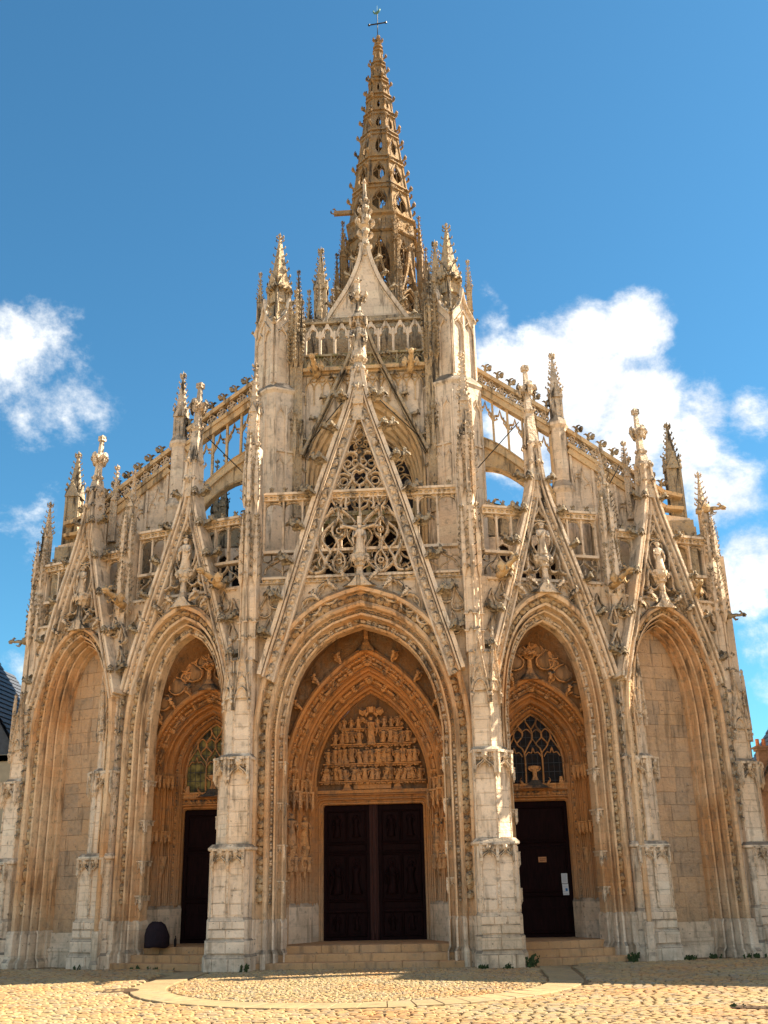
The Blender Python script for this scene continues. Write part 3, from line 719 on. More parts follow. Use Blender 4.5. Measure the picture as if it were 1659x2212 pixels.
# ================================================================== PORCH ARCADE
def bay_arch(F, prof, zs, base, za0, k, name='arch_moulding', fr=(), figs=None, tw=True, mat=ARCM, ed=None, ztop=8.5, uL=None, uR=None):
    a0 = prof[0][0]
    g = G(); archloft(g, F, [(a, zs, za0 - (a0 - a) * k, base, w) for a, w in prof])
    root = obj(name, g, mat, church)
    if tw: twin(root)
    for (a, w, step, size, m, nm) in fr:
        g = G(); frieze(g, F, arch(a, zs, za0 - (a0 - a) * k, base + .9, 2), step, size, w); obj(nm, g, m, root, kind='stuff')
    if figs:
        a, w, hgt, zlow = figs; pts = arch(a, zs, za0 - (a0 - a) * k, zlow, 2); tot = path_at(pts, 1)[2]; n = int(tot / hgt); g = G(); c = G()
        for q in range(n):
            f = (q + .5) / n; p, d, _ = path_at(pts, f); up = d if f < .5 else (-d[0], -d[1]); tilt = atan2(-up[0], up[1])
            M = fig_mat(F, p[0] - up[0] * hgt * .42, w, p[1] - up[1] * hgt * .42, hgt * .72, -tilt if 0 else atan2(up[0], up[1]) * -1)
            g.stamp(random.choice(SFIG), M, True)
            cp = (p[0] + up[0] * hgt * .36, p[1] + up[1] * hgt * .36)
            al = F.u * up[0] + Vector((0, 0, up[1]))
            for dx in (-.35, 0, .35):
                c.stamp(LEAF, leaf_mat(tuple(Vector(F(cp[0], w - .01, cp[1])) + al.cross(F.w) * dx * hgt * .3), F.w, al, hgt * .26))
        obj('archivolt_figures', g, CARV, root, kind='stuff'); obj('archivolt_canopies', c, CARV, root, kind='stuff')
        for z in (zlow - .05, zlow - .95, zlow - 1.85, zlow - 2.6):
            for sx in (-1, 1):
                if z > 1.3:
                    cg = G(); canopy(cg, F, *sorted((sx * (a - .09), sx * (a + .09))), w - .03, z - .22, z + .04, 1, .07); obj('niche_head', cg, CARV, root)
                    cg = G(); cg.box(F, *sorted((sx * (a - .065), sx * (a + .065))), w - .06, w - .01, z - .8, z - .22)
    # wall above the arch, up to the string course
    g = G(); pts = arch(a0, zs, za0, base, 2); uL = -a0 if uL is None else uL; uR = a0 if uR is None else uR
    for (p, q) in zip(pts, pts[1:]):
        if abs(p[0] - q[0]) > 1e-5: g.add([F(p[0], 0, p[1]), F(q[0], 0, q[1]), F(q[0], 0, ztop), F(p[0], 0, ztop)], [(0, 1, 2, 3)])
    if uR > a0: g.add([F(a0, 0, 0), F(uR, 0, 0), F(uR, 0, ztop), F(a0, 0, ztop)], [(0, 1, 2, 3)])
    if uL < -a0: g.add([F(-a0, 0, 0), F(uL, 0, 0), F(uL, 0, ztop), F(-a0, 0, ztop)], [(0, 1, 2, 3)])
    g.add([F(uL, 0, ztop), F(uR, 0, ztop), F(uR, -.6, ztop), F(uL, -.6, ztop)], [(0, 1, 2, 3)])
    o = obj('spandrel_wall', g, PALE, church)
    if tw: twin(o)
    # plinth of the jambs
    for sx in (-1, 1):
        g = G()
        ain = prof[-1][0]; win = prof[-1][1]
        poly = [(sx * a, w + .02) for a, w in prof]; cxx = sx * (a0 + .25)
        poly = [(sx * (a0 + .08), .20)] + [(sx * (a - .015), w + .035) for a, w in prof[2:]] + [(sx * (ain - .03), win - .05), (sx * (a0 + .08), win - .05)]
        g.stack(F, poly, [(0, .05), (base - .12, .05), (base - .04, .0), (base + .48, .0), (base + .56, -.03)])
        obj('jamb_plinth', g, PALE, root)
    return root, o
def crocket_col(F, u, w, z0, z1, n, s=.13):
    g = G()
    for k in range(n):
        z = lerp(z0, z1, k / (n - 1)); g.stamp(CRK, crk_mat(F(u, w, z), F.w, (0, 0, -1), s)); g.stamp(LEAF, leaf_mat(F(u, w + .02, z + s * .4), F.w, (0, 0, 1), s * .9))
    return g
PR0 = [(2.47, 0), (2.47, .17), (2.42, .21), (2.36, .18), (2.35, .03), (2.30, -.04), (2.22, -.03), (2.195, .07), (2.15, .09), (2.11, .05), (2.095, -.09), (2.05, -.14), (2.01, -.12), (1.995, -.01), (1.96, -.02), (1.945, -.20), (1.92, -.30), (1.85, -.31), (1.83, -.17), (1.80, -.22), (1.79, -.55)]
cen_arch, cen_span = bay_arch(W0, PR0, 4.6, .45, 8.36, 1.40, fr=((2.265, .03, .19, .17, HOODM, 'hood_leaves'), (2.055, -.12, .085, .075, HOODM, 'foliage_band')), figs=(1.885, -.27, .46, 4.35), tw=False, uL=-2.75, uR=2.75)
PR1 = [(1.50, 0), (1.50, .15), (1.45, .19), (1.39, .16), (1.38, .02), (1.33, -.05), (1.28, -.03), (1.265, .06), (1.22, .05), (1.21, -.10), (1.17, -.16), (1.15, -.04), (1.125, -.06), (1.115, -.22), (1.09, -.26), (1.04, -.26), (1.02, -.20), (.99, -.24), (.98, -.50)]
b1_arch, _ = bay_arch(B1, PR1, 4.9, .45, 8.24, 1.45, fr=((1.335, .02, .155, .14, HOODM, 'hood_leaves'),), figs=(1.065, -.23, .36, 4.1), uL=-1.75, uR=1.9)
PR2 = [(1.33, 0), (1.33, .15), (1.28, .18), (1.22, .15), (1.21, .02), (1.16, -.05), (1.11, -.03), (1.095, .06), (1.05, .05), (1.035, -.13), (1.00, -.20), (.98, -.09), (.95, -.11), (.935, -.32), (.90, -.38), (.88, -.26), (.85, -.28), (.835, -.47), (.80, -.46), (.78, -.50), (.77, -.62)]
b2_arch, _ = bay_arch(B2, PR2, 4.9, .25, 7.97, 1.0, fr=((1.165, .02, .15, .14, HOODM, 'hood_leaves'),), ztop=8.15, uL=-1.2, uR=1.85)
# columns of leaf crockets between mouldings and piers
for F, u, z1 in ((W0, 2.56, 6.6), (B1, 1.60, 6.2), (B2, 1.44, 6.0)):
    twin(obj('crocket_column', crocket_col(F, u, .08, 3.0 if F is not W0 else 4.6, z1, 11 if F is not W0 else 7), SOOT, church, kind='stuff'))
twin(obj('crocket_column', crocket_col(B1, -1.58, .08, 5.0, 6.4, 5), SOOT, church, kind='stuff'))
# fine foliage band down the jambs of the middle arch
for sx in (1,):
    g = G(); frieze(g, W0, [(2.055, 1.3), (2.055, 4.6)], .085, .07, -.085); twin(obj('foliage_band', g, CARV, church, kind='stuff'))
# blind wall of the outermost bay, laid in courses
blind = twin(empty('blind_wall', (0, 0, 0), church))
g = G(); g.add([B2(-1.0, -.635, .0), B2(1.0, -.635, .0), B2(1.0, -.635, 7.6), B2(-1.0, -.635, 7.6)], [(0, 1, 2, 3)]); obj('mortar_bed', g, BLIND, blind)
z = .0; r = 0
while z < 7.25:
    h = random.choice([.25, .29, .33, .36]); hw = .80 if z < 5 else .80 * (1 - ((z - 5) / 2.5) ** 2) + .1
    u = -hw - random.uniform(0, .25)
    while u < hw:
        l = random.uniform(.38, .72)
        if min(u + l, .85) - max(u, -.85) > .05:
            obj('stone_block', block(B2, max(u, -.85), min(u + l, .85) - .003, z, z + h - .003, -.615 + random.uniform(-.006, .006), .03, random.uniform(.002, .006)), random.choice((BLIND, BLIND, BLIND2, BLIND3)), blind)
        u += l
    z += h
g = G(); g.box(B2, -.9, .9, -.62, -.52, .0, .35); g.prism(B2, [(-.9, -.62), (.9, -.62), (.9, -.5), (-.9, -.5)], .35, .42, .97); g.box(B2, -.9, .9, -.62, -.56, .42, .75); obj('wall_plinth', g, PALE, blind)

# ------------------------------------------------------------------ blind tracery on the spandrels
def ring(cx, cz, r, n=12, a0=0, a1=2 * pi): return [(cx + r * cos(lerp(a0, a1, k / n)), cz + r * sin(lerp(a0, a1, k / n))) for k in range(n + (0 if abs(a1 - a0 - 2 * pi) < 1e-6 else 1))]
def drop(cx, cz, r, h, ang=0, n=10):     # mouchette / teardrop, pointed end turned by ang
    p = spl([(0, h), (-r * .5, h * .45), (-r, -.0), (-r * .72, -r * .75), (0, -r), (r * .72, -r * .75), (r, 0), (r * .5, h * .45)], 2, True)
    c, s = cos(ang), sin(ang); return [(cx + x * c - y * s, cz + x * s + y * c) for x, y in p]
def cusps(g, F, cx, cz, r, w, t, n=3, a0=pi / 2):
    for k in range(n):
        a = a0 + 2 * pi * k / n; g.bar(F, ring(cx + r * .48 * cos(a), cz + r * .48 * sin(a), r * .48, 7, a - 2.0, a + 2.0), t, w, t)
g = G()
for sx in (-1, 1):
    for (x, z, r_) in ((.78, 8.17, .26), (1.17, 7.86, .22), (1.48, 7.50, .16)):
        g.bar(W0, ring(sx * x, z, r_), .06, .11, .11, True); cusps(g, W0, sx * x, z, r_ * .92, .09, .034, 3)
    for (x, z) in ((2.02, 8.1), (2.28, 7.9), (2.2, 7.35)):
        g.bar(W0, drop(sx * x, z - .1, .15, .40, sx * .15), .05, .10, .10, True)
        cusps(g, W0, sx * x, z - .12, .12, .08, .026, 2, 0)
    g.bar(W0, [(sx * .42, 8.48), (sx * 1.5, 8.48), (sx * 2.45, 8.48)], .05, .07, .08)
obj('blind_tracery', g, CARV, church, kind='stuff')
g = G()
for (F, zz) in ((B1, 8.45), (B2, 8.1)):
    for sx in (-1, 1):
        for (x, dz, r_) in ((.50, -.30, .19), (.80, -.60, .17), (1.0, -.95, .12)):
            g.bar(F, ring(sx * x, zz + dz, r_), .05, .09, .09, True); cusps(g, F, sx * x, zz + dz, r_ * .9, .075, .03, 3)
        for (x, dz) in ((1.12, -.35), (1.38, -.55), (1.35, -1.1)):
            g.bar(F, drop(sx * x, zz + dz - .08, .12, .34, sx * .1), .045, .09, .09, True)
twin(obj('blind_tracery', g, CARV, church, kind='stuff'))

# ================================================================== GABLES
def gable(F, path, wslab, base_z, ncro, csz, apex, col, statue_z, canopy_z, cross_z, tipz, name, tw, crz, head='mary', cw=1.0):
    """path: outer edge (u>0) bottom to top"""
    P = spl(path, 3); L = leaned(F, 8.5, .045)
    g = G()
    for sx in (-1, 1):
        o = [(sx * x, z) for x, z in P]
        g.bar(L, o, .09 * cw, wslab, .46, flat=True)
        g.bar(L, [(sx * (x - .075), z - .05) for x, z in P], .05, wslab - .03, .12)
        g.bar(L, [(sx * max(.02, x - .20 * cw), z - .11 * cw) for x, z in P[:-1]], .19 * cw, wslab - .16, .2, flat=True)
        g.bar(L, [(sx * max(.01, x - .31 * cw), z - .17 * cw) for x, z in P[:-2]], .05, wslab - .08, .25)
    root = obj(name, g, PALE, church)
    if tw: twin(root)
    g = G()
    for sx in (-1, 1): frieze(g, L, [(sx * max(.02, x - .19 * cw), z - .11 * cw) for x, z in P[:-1]], .14 * cw, .14 * cw, wslab - .15)
    obj('coping_leaves', g, CARV, root, kind='stuff')
    for sx in (-1, 1):
        for k in range(ncro):
            f = lerp(crz[0], crz[1], k / (ncro - 1)); p, d, _ = path_at(P, f)
            outd = L.u * sx * (1.0) + Vector((0, 0, .15)); al = Vector((0, 0, 1))
            M = crk_mat(L(sx * (p[0] + .03), wslab - .12, p[1]), outd, al, csz)
            crk_inst(CROK, crk_mat(L(sx * (p[0] + .02), wslab - .20, p[1]), outd + Vector((0, 0, .1)), al, csz), root, 'crocket', BIGC)
            crk_inst(CROK, crk_mat(L(sx * p[0], wslab - .03, p[1] - csz * .15), outd + L.w * 1.2, al, csz * .75), root, 'crocket', BIGC)
    # finial shaft rising from the apex
    ax, az = apex; g = G(); q = pi / 4
    hw = col[0]
    prof = [(az - .75, hw * 1.7), (az - .3, hw * 1.35), (az + .1, hw * 1.1), (lerp(az, col[1], .6), hw * .85), (col[1] - .12, hw * .8), (col[1] - .06, hw * 1.5), (col[1] + .02, hw * 1.6), (col[1] + .06, hw * .9)]
    g.grid([[L(r_ * cos(a), wslab - .22 + r_ * sin(a), z) for a in (q, 3 * q, 5 * q, 7 * q)] for z, r_ in prof], True, True, True)
    zt_ = path[-1][1]
    g.grid([[L(a * hu, wslab - .24 + b * hv, z) for a, b in ((-1, -1), (1, -1), (1, 1), (-1, 1))] for z, hu, hv in ((az - .3, .13, .20), (zt_ - .4, .13, .21), (zt_ + .1, .125, .18), (lerp(zt_, col[1], .35), .115, .15), (lerp(zt_, col[1], .75), .10, .115), (col[1] - .08, .10, .10))], True, True, True)
    for z in (az + .1, lerp(az, zt_, .9)):
        for k in range(8): g.stamp(CRK, crk_mat(L(.09 * cos(k * q), wslab - .26 + .22 * sin(k * q), z), L.u * cos(k * q) + L.w * sin(k * q), (0, 0, 1), .17))
    for z in (col[1] - .02,):
        for k in range(8): g.stamp(CRK, crk_mat(L(hw * cos(k * q), wslab - .22 + hw * sin(k * q), z - .03), L.u * cos(k * q) + L.w * sin(k * q), (0, 0, 1), hw * .95))
    if cross_z:
        g.grid([[L(r_ * cos(a), wslab - .22 + r_ * sin(a), z) for a in (q, 3 * q, 5 * q, 7 * q)] for z, r_ in ((col[1], hw * 1.15), (cross_z, hw * .95), (tipz - .12, hw * .62), (tipz - .05, hw * .75), (tipz + .02, hw * .3))], True, True, True)
        g.box(L, -hw * 2.3, hw * 2.3, wslab - .22 - hw * .62, wslab - .22 + hw * .62, cross_z - .09, cross_z + .09); g.box(L, -hw * .62, hw * .62, wslab - .22 - hw * 2.3, wslab - .22 + hw * 2.3, cross_z - .088, cross_z + .088); g.box(L, -hw * .85, hw * .85, wslab - .22 - hw * .85, wslab - .22 + hw * .85, tipz - .17, tipz - .03)
        for k in range(4):
            o = L.u * cos(k * 2 * q) + L.w * sin(k * 2 * q)
            g.stamp(CRK, crk_mat(L(0, wslab - .22, cross_z - .1), o, (0, 0, 1), hw * 3.1)); g.stamp(CRK, crk_mat(L(0, wslab - .22, cross_z + .02), o, (0, 0, -1), hw * 2.6))
            g.stamp(CRK, crk_mat(L(0, wslab - .22, tipz - .14), o, (0, 0, 1), hw * 1.2))
    obj('finial', g, CARV, root)
    # stem on the hood apex, corbel, statue
    zb, zh = statue_z; g = G(); k_ = (zh - zb)
    W = wslab - .02
    g.grid([[L(r_ * cos(a), W - .12 + min(r_, .12) * sin(a), z) for a in [2 * pi * i / 8 for i in range(8)]] for z, r_ in ((base_z - .12, .42), (base_z - .0, .24), (base_z + .12, .13), (base_z + .25, .08), (zb - .33, .07), (zb - .30, .12), (zb - .26, .12), (zb - .22, .15), (zb - .08, .20), (zb - .06, .23), (zb, .22))], True, True, True)
    obj('corbel', g, CARV, root)
    g = G()
    for i in range(8):
        a = 2 * pi * i / 8; o = L.u * cos(a) + L.w * sin(a); g.stamp(LEAF, leaf_mat(L(.17 * cos(a), W - .12 + .15 * sin(a), zb - .16), o, (0, 0, 1), .15))
    for sx in (-1, 1):
        for (du, dz, s_) in ((.22, .02, .28), (.55, -.17, .27), (.95, -.42, .25)): g.stamp(BIGC, crk_mat(L(sx * du, W - .05, base_z + dz), L.u * sx * .8 + Vector((0, 0, .5)), Vector((0, 0, 1)), s_))
    obj('corbel_leaves', g, CARV, root, kind='stuff')
    g = G(); g.stamp(FIGS[0 if head == 'christ' else 1 + int(abs(F.o[0])) % 4], fig_mat(L, 0, W - .10, zb, k_ * .98), True)
    if head == 'mary':
        g.lathe(L, 0, W - .10, [(zb + k_ * .93, .06), (zb + k_ * 1.0, .075), (zb + k_ * .99, .05)], 8)
    if head == 'christ':      # a crucified figure before a shaft
        for sx in (-1, 1): g.tube([L(sx * .06, W - .05, zb + k_ * .80), L(sx * .22, W - .03, zb + k_ * .86), L(sx * .40, W - .02, zb + k_ * .93)], [.05, .04, .03], 6)
        g.box(L, -.46, .46, W - .16, W - .08, zb + k_ * .87, zb + k_ * .93); g.box(L, -.05, .05, W - .2, W - .1, zb, zb + k_ * 1.25)
    obj('statue', g, PALE, root)
    return root, L
cen_path = [(2.34, 6.25), (2.16, 6.9), (1.96, 7.55), (1.62, 8.75), (1.14, 10.42), (.66, 11.95), (.36, 12.9), (.20, 13.5), (.11, 14.1)]
cg_root, CL = gable(W0, cen_path, .34, 8.40, 8, .40, (0, 13.4), (.125, 14.45), (9.08, 9.86), None, None, None, 'gable', False, (.12, .90), 'christ')
# statue on top of the middle gable, under a cross-shaped finial
g = G(); q = pi / 4
g.stamp(FIGS[2], fig_mat(CL, 0, .14, 14.52, 1.05), True); g.lathe(CL, 0, .14, [(14.40, .12), (14.5, .2), (14.53, .2)], 8); obj('statue', g, CARV, cg_root)
g = G()
g.box(CL, -.05, .05, -.02, .05, 14.5, 15.6)
for sx in (-1, 1): g.box(CL, sx * .17 - .02, sx * .17 + .02, .02, .06, 14.5, 15.55)
canopy(g, CL, -.2, .2, .05, 15.5, 15.75, 2, .16)
g.lathe(CL, 0, .12, [(15.7, .20), (15.82, .16), (15.95, .08), (16.35, .055), (16.85, .045), (16.9, .07), (16.98, .03), (17.05, .01)], 6)
for k in range(4):
    o = Vector((cos(k * pi / 2), sin(k * pi / 2), 0))
    for zz, s_ in ((16.28, .30), (16.86, .12), (15.86, .13)): g.stamp(CRK, crk_mat(CL(0, .12, zz), o, (0, 0, 1), s_))
    g.stamp(CRK, crk_mat(CL(0, .12, 16.42), o, (0, 0, -1), .24))
obj('finial', g, CARV, cg_root)
b1_path = [(1.56, 6.2), (1.36, 6.95), (1.16, 7.6), (.98, 8.2), (.66, 9.25), (.40, 10.1), (.20, 10.85), (.12, 11.5), (.10, 12.0)]
gable(B1, b1_path, .30, 8.22, 6, .33, (0, 11.3), (.10, 13.0), (9.05, 9.86), None, 13.62, 14.35, 'gable', True, (.10, .84), cw=.72)
b2_path = [(1.42, 6.1), (1.22, 6.85), (1.02, 7.5), (.84, 8.15), (.56, 9.2), (.34, 10.0), (.18, 10.7), (.11, 11.2), (.09, 11.6)]
gable(B2, b2_path, .30, 7.95, 5, .29, (0, 11.0), (.09, 12.05), (8.78, 9.5), None, 12.6, 13.3, 'gable', True, (.10, .84), cw=.66)

# openwork tracery of the middle gable -----------------------------
TR = [([(0.52, 10.35), (0.72, 10.25), (0.92, 10.01), (1.04, 9.67), (1.03, 9.4), (0.91, 9.12), (0.84, 8.94), (0.89, 8.75), (1.02, 8.69), (1.18, 8.72), (1.3, 8.86)], .07),
      ([(0.34, 9.81), (0.42, 9.97), (0.52, 10.08), (0.68, 9.92), (0.85, 9.76), (0.92, 9.57), (0.84, 9.39), (0.71, 9.23), (0.8, 9.06), (0.81, 8.94), (0.69, 8.8), (0.53, 8.69), (0.36, 8.77), (0.21, 8.9)], .06),
      ([(0.51, 10.07), (0.62, 9.92), (0.68, 9.77), (0.63, 9.61), (0.54, 9.49), (0.52, 9.24), (0.6, 9.07), (0.65, 8.95), (0.62, 8.78), (0.53, 8.69)], .05),
      ([(0.51, 10.07), (0.4, 9.93), (0.34, 9.79), (0.39, 9.62), (0.54, 9.49)], .05), ([(0.52, 9.24), (0.39, 9.08), (0.36, 8.9), (0.44, 8.75), (0.53, 8.69)], .05),
      ([(0.52, 10.35), (0.52, 10.07)], .05), ([(0.52, 10.35), (0.36, 10.23), (0.2, 10.07), (0.08, 9.92)], .07),
      ([(0.52, 10.35), (0.33, 10.31), (0.35, 10.42), (0.33, 10.63), (0.38, 10.8), (0.28, 10.96), (0.19, 11.09), (0.19, 11.2), (0.3, 11.3), (0.41, 11.43), (0.43, 11.63), (0.33, 11.79), (0.17, 11.84), (0.05, 11.76), (0.0, 11.65), (0.02, 11.52), (0.14, 11.4), (0.28, 11.31)], .06),
      ([(0.55, 10.35), (0.67, 10.53), (0.69, 10.68), (0.62, 10.86), (0.57, 10.99), (0.5, 11.21)], .05), ([(0.38, 10.8), (0.52, 10.92), (0.57, 11.05), (0.52, 11.21), (0.38, 11.26), (0.24, 11.18)], .045),
      ([(0.0, 10.93), (0.14, 11.03), (0.19, 11.2), (0.1, 11.34), (0.0, 11.28)], .045), ([(0.0, 12.54), (0.11, 12.35), (0.12, 12.24), (0.03, 12.16)], .045), ([(0.0, 11.96), (0.1, 11.84), (0.23, 11.86)], .04),
      ([(0.23, 12.15), (0.29, 11.99), (0.31, 11.83)], .035), ([(0.08, 12.13), (0.21, 12.14), (0.25, 12.08)], .035), ([(.21, 8.9), (.14, 9.3), (.3, 9.6), (.12, 9.9)], .035), ([(.72, 9.2), (.62, 9.35), (.54, 9.49)], .03),
      ([(.92, 9.1), (.99, 8.98), (.96, 8.86)], .03), ([(1.18, 8.72), (1.08, 8.86), (1.02, 8.8)], .03), ([(.35, 10.42), (.22, 10.5), (.17, 10.38), (.02, 10.3)], .035), ([(.33, 10.63), (.2, 10.72), (.1, 10.62), (.02, 10.7)], .035),
      ([(.5, 10.45), (.42, 10.62), (.55, 10.75), (.62, 10.62)], .03), ([(.8, 10.15), (.68, 10.35), (.62, 10.2)], .03), ([(.57, 11.2), (.44, 11.4), (.47, 11.55)], .03), ([(.0, 12.95), (.07, 12.75), (.1, 12.6)], .03)]
g = G(); TL = leaned(W0, 8.5, .045)
for pts, t in TR:
    s_ = spl(pts, 3)
    for sx in (-1, 1): g.bar(TL, [(sx * x, z) for x, z in s_], t, .12, .16)
g.bar(TL, [(0, 9.9), (0, 10.93)], .05, .12, .16)
for (x, z, r_) in ((0, 12.09, .09), (.1, 11.54, .085), (.30, 11.53, .085), (.39, 11.04, .1), (.17, 10.6, .1), (.48, 10.63, .08), (.5, 9.75, .07), (.5, 8.95, .06)):
    for sx in ((-1, 1) if x else (1,)): g.bar(TL, ring(sx * x, z, r_, 10), .032, .11, .12, True)
def spurs(g, F, pts, w, ln=.055, gap=.13, t=.022):
    tot = path_at(pts, 1)[2]; n_ = int(tot / gap)
    for k in range(n_):
        p, d, _ = path_at(pts, (k + .5) / n_); sg = 1 if k % 2 else -1
        g.bar(F, [(p[0], p[1]), (p[0] - d[1] * ln * sg + d[0] * ln * .5, p[1] + d[0] * ln * sg + d[1] * ln * .5)], t, w - .02, .06)
for pts, t in TR[:11]:
    s_ = spl(pts, 3)
    for sx in (-1, 1): spurs(g, TL, [(sx * x, z) for x, z in s_], .12)
obj('openwork_tracery', g, CARV, cg_root, kind='stuff')
# openwork of the smaller gables
def side_tracery(F, k, z0, zt, root_name):
    g = G(); L = leaned(F, 8.5, .045); f = lambda p: [(x * k, z0 + (z - 8.6) * (zt - z0) / 2.4) for x, z in p]
    SC = [([(0, 10.95), (.10, 10.55), (.02, 10.3), (.16, 10.05), (.30, 9.8), (.34, 9.45), (.24, 9.1), (.06, 8.75), (.0, 8.68)], .055), ([(.12, 10.35), (.22, 10.2), (.3, 9.95)], .035),
          ([(.0, 10.5), (.12, 10.4), (.2, 10.15), (.12, 9.98), (.0, 10.0)], .04), ([(.34, 9.5), (.46, 9.3), (.5, 9.05), (.62, 8.85), (.6, 8.68), (.46, 8.62), (.36, 8.72), (.36, 8.95), (.3, 9.15)], .05),
          ([(.06, 8.8), (.2, 8.64), (.34, 8.7)], .04), ([(.5, 9.05), (.66, 8.98), (.74, 8.8)], .04), ([(.0, 9.95), (.16, 9.85), (.24, 9.6), (.22, 9.3), (.1, 9.05)], .035)]
    for pts, t in SC:
        for sx in (-1, 1): q_ = [(sx * x, z) for x, z in f(spl(pts, 3))]; g.bar(L, q_, t * 1.15, .16, .2); spurs(g, L, q_, .16, .05, .12, .02)
    return g
twin(obj('openwork_tracery', side_tracery(B1, 1.12, 8.6, 10.95, ''), CARV, church))
twin(obj('openwork_tracery', side_tracery(B2, .98, 8.25, 10.6, ''), CARV, church))

# ================================================================== GALLERIES
def gallery(F, uL, uR, z0, z1, z2, w, npan, name='gallery_balustrade', tw=True):
    g = G()
    g.box(F, uL, uR, w - .28, w + .16, z0, z0 + .05); g.box(F, uL, uR, w - .2, w + .10, z0 - .06, z0)
    g.prism(F, [(uL, w - .2), (uR, w - .2), (uR, w + .06), (uL, w + .06)], z0 + .05, z0 + .10, .98)
    g.box(F, uL, uR, w - .14, w + .07, z1 - .04, z1 + .03)
    g.box(F, uL, uR, w - .16, w + .06, z2 - .16, z2 - .03); g.box(F, uL, uR, w - .22, w + .13, z2 - .03, z2 + .03)
    root = obj(name, g, PALE, church)
    if tw: twin(root)
    p = (uR - uL) / npan
    g = G(); h = z1 - z0 - .1
    for k in range(npan):
        c = uL + p * (k + .5); a = p * .5
        g.bar(F, shift(ogee(a * .92, h * .8, z0 + .10 + h * .14, 5), c), .045, w, .1)
        g.bar(F, shift([(x, 2 * (z0 + .1 + h * .55) - z) for x, z in ogee(a * .6, h * .5, z0 + .10 + h * .5, 4)], c), .03, w - .02, .07)
        g.box(F, c - .016, c + .016, w - .08, w - .01, z0 + .08, z0 + .1 + h * .5)
        for sx in (-1, 1): g.bar(F, ring(c + sx * a * .82, z0 + .1 + h * .80, a * .26, 6, -pi / 2 * (1 + sx) + pi / 2 - .6, pi / 2 * (1 - sx) + pi + .6), .026, w - .02, .06)
        g.box(F, c + a - .02, c + a + .02, w - .08, w + .02, z0 + .05, z1 - .04)
    obj('balustrade_tracery', g, CARV, root, kind='stuff')
    ph = z2 - .16 - z1 - .03
    n2_ = npan * 2; p2 = (uR - uL) / n2_
    for k in range(n2_ + 1):
        u = uL + p2 * k; g = G(); g.box(F, u - .024, u + .024, w - .10, w + .0, z1 + .03, z2 - .16); g.box(F, u - .036, u + .036, w - .12, w + .015, z1 + .03, z1 + .09); obj('gallery_post', g, PALE, root)
    g = G()
    for k in range(n2_):
        c = uL + p2 * (k + .5); a = p2 / 2 - .01; zt = z2 - .16
        l = [(-a, zt - .20), (-a * .9, zt - .11), (-a * .55, zt - .05), (0, zt - .03)]; l = shift(l + mir(l[::-1])[1:], c); g.bar(F, l, .035, w - .01, .09)
        g.add([F(c + sx * a, w - .03, zt - .20 * 0 - .20) if 0 else F(c + sx * a, w - .03, zt - .18) for sx in (-1,)] + [F(c - a, w - .03, zt), F(c - a * .4, w - .03, zt)], [(0, 1, 2)])
        g.add([F(c + a, w - .03, zt - .18), F(c + a, w - .03, zt), F(c + a * .4, w - .03, zt)], [(0, 1, 2)])
    obj('arcade_heads', g, CARV, root, kind='stuff')
    g = G(); frieze(g, F, [(uL, z2 - .095), (uR, z2 - .095)], .11, .085, w + .06); frieze(g, F, [(uL, z0 - .03), (uR, z0 - .03)], .12, .08, w + .10)
    obj('cornice_flowers', g, WARM, root, kind='stuff')
    g = G(); n3 = max(3, int((uR - uL) / .33))
    for k in range(n3):      # little leaf crest
        u = lerp(uL, uR, (k + .5) / n3)
        g.grid([[F(u + x * .165, w - .02 + q, z2 + .03 + y * .15) for x, y in ((-1, 0), (-.8, .25), (-.35, .35), (-.12, .9), (0, 1.1), (.12, .9), (.35, .35), (.8, .25), (1, 0))] for q in (-.03, .03)], True, True, True)
        for o in (F.u, -F.u, F.w): g.stamp(CRK, crk_mat(F(u, w - .02, z2 + .15), o, (0, 0, 1), .07))
    obj('crest', g, SOOT, root, kind='stuff')
    return root
gallery(W0, -2.36, 2.36, 8.56, 9.28, 10.76, -.05, 5, tw=False)
gallery(B1, -1.42, 1.55, 8.42, 9.15, 10.28, -.12, 4)
gallery(B2, -.95, 1.55, 8.08, 8.80, 9.80, -.12, 3)

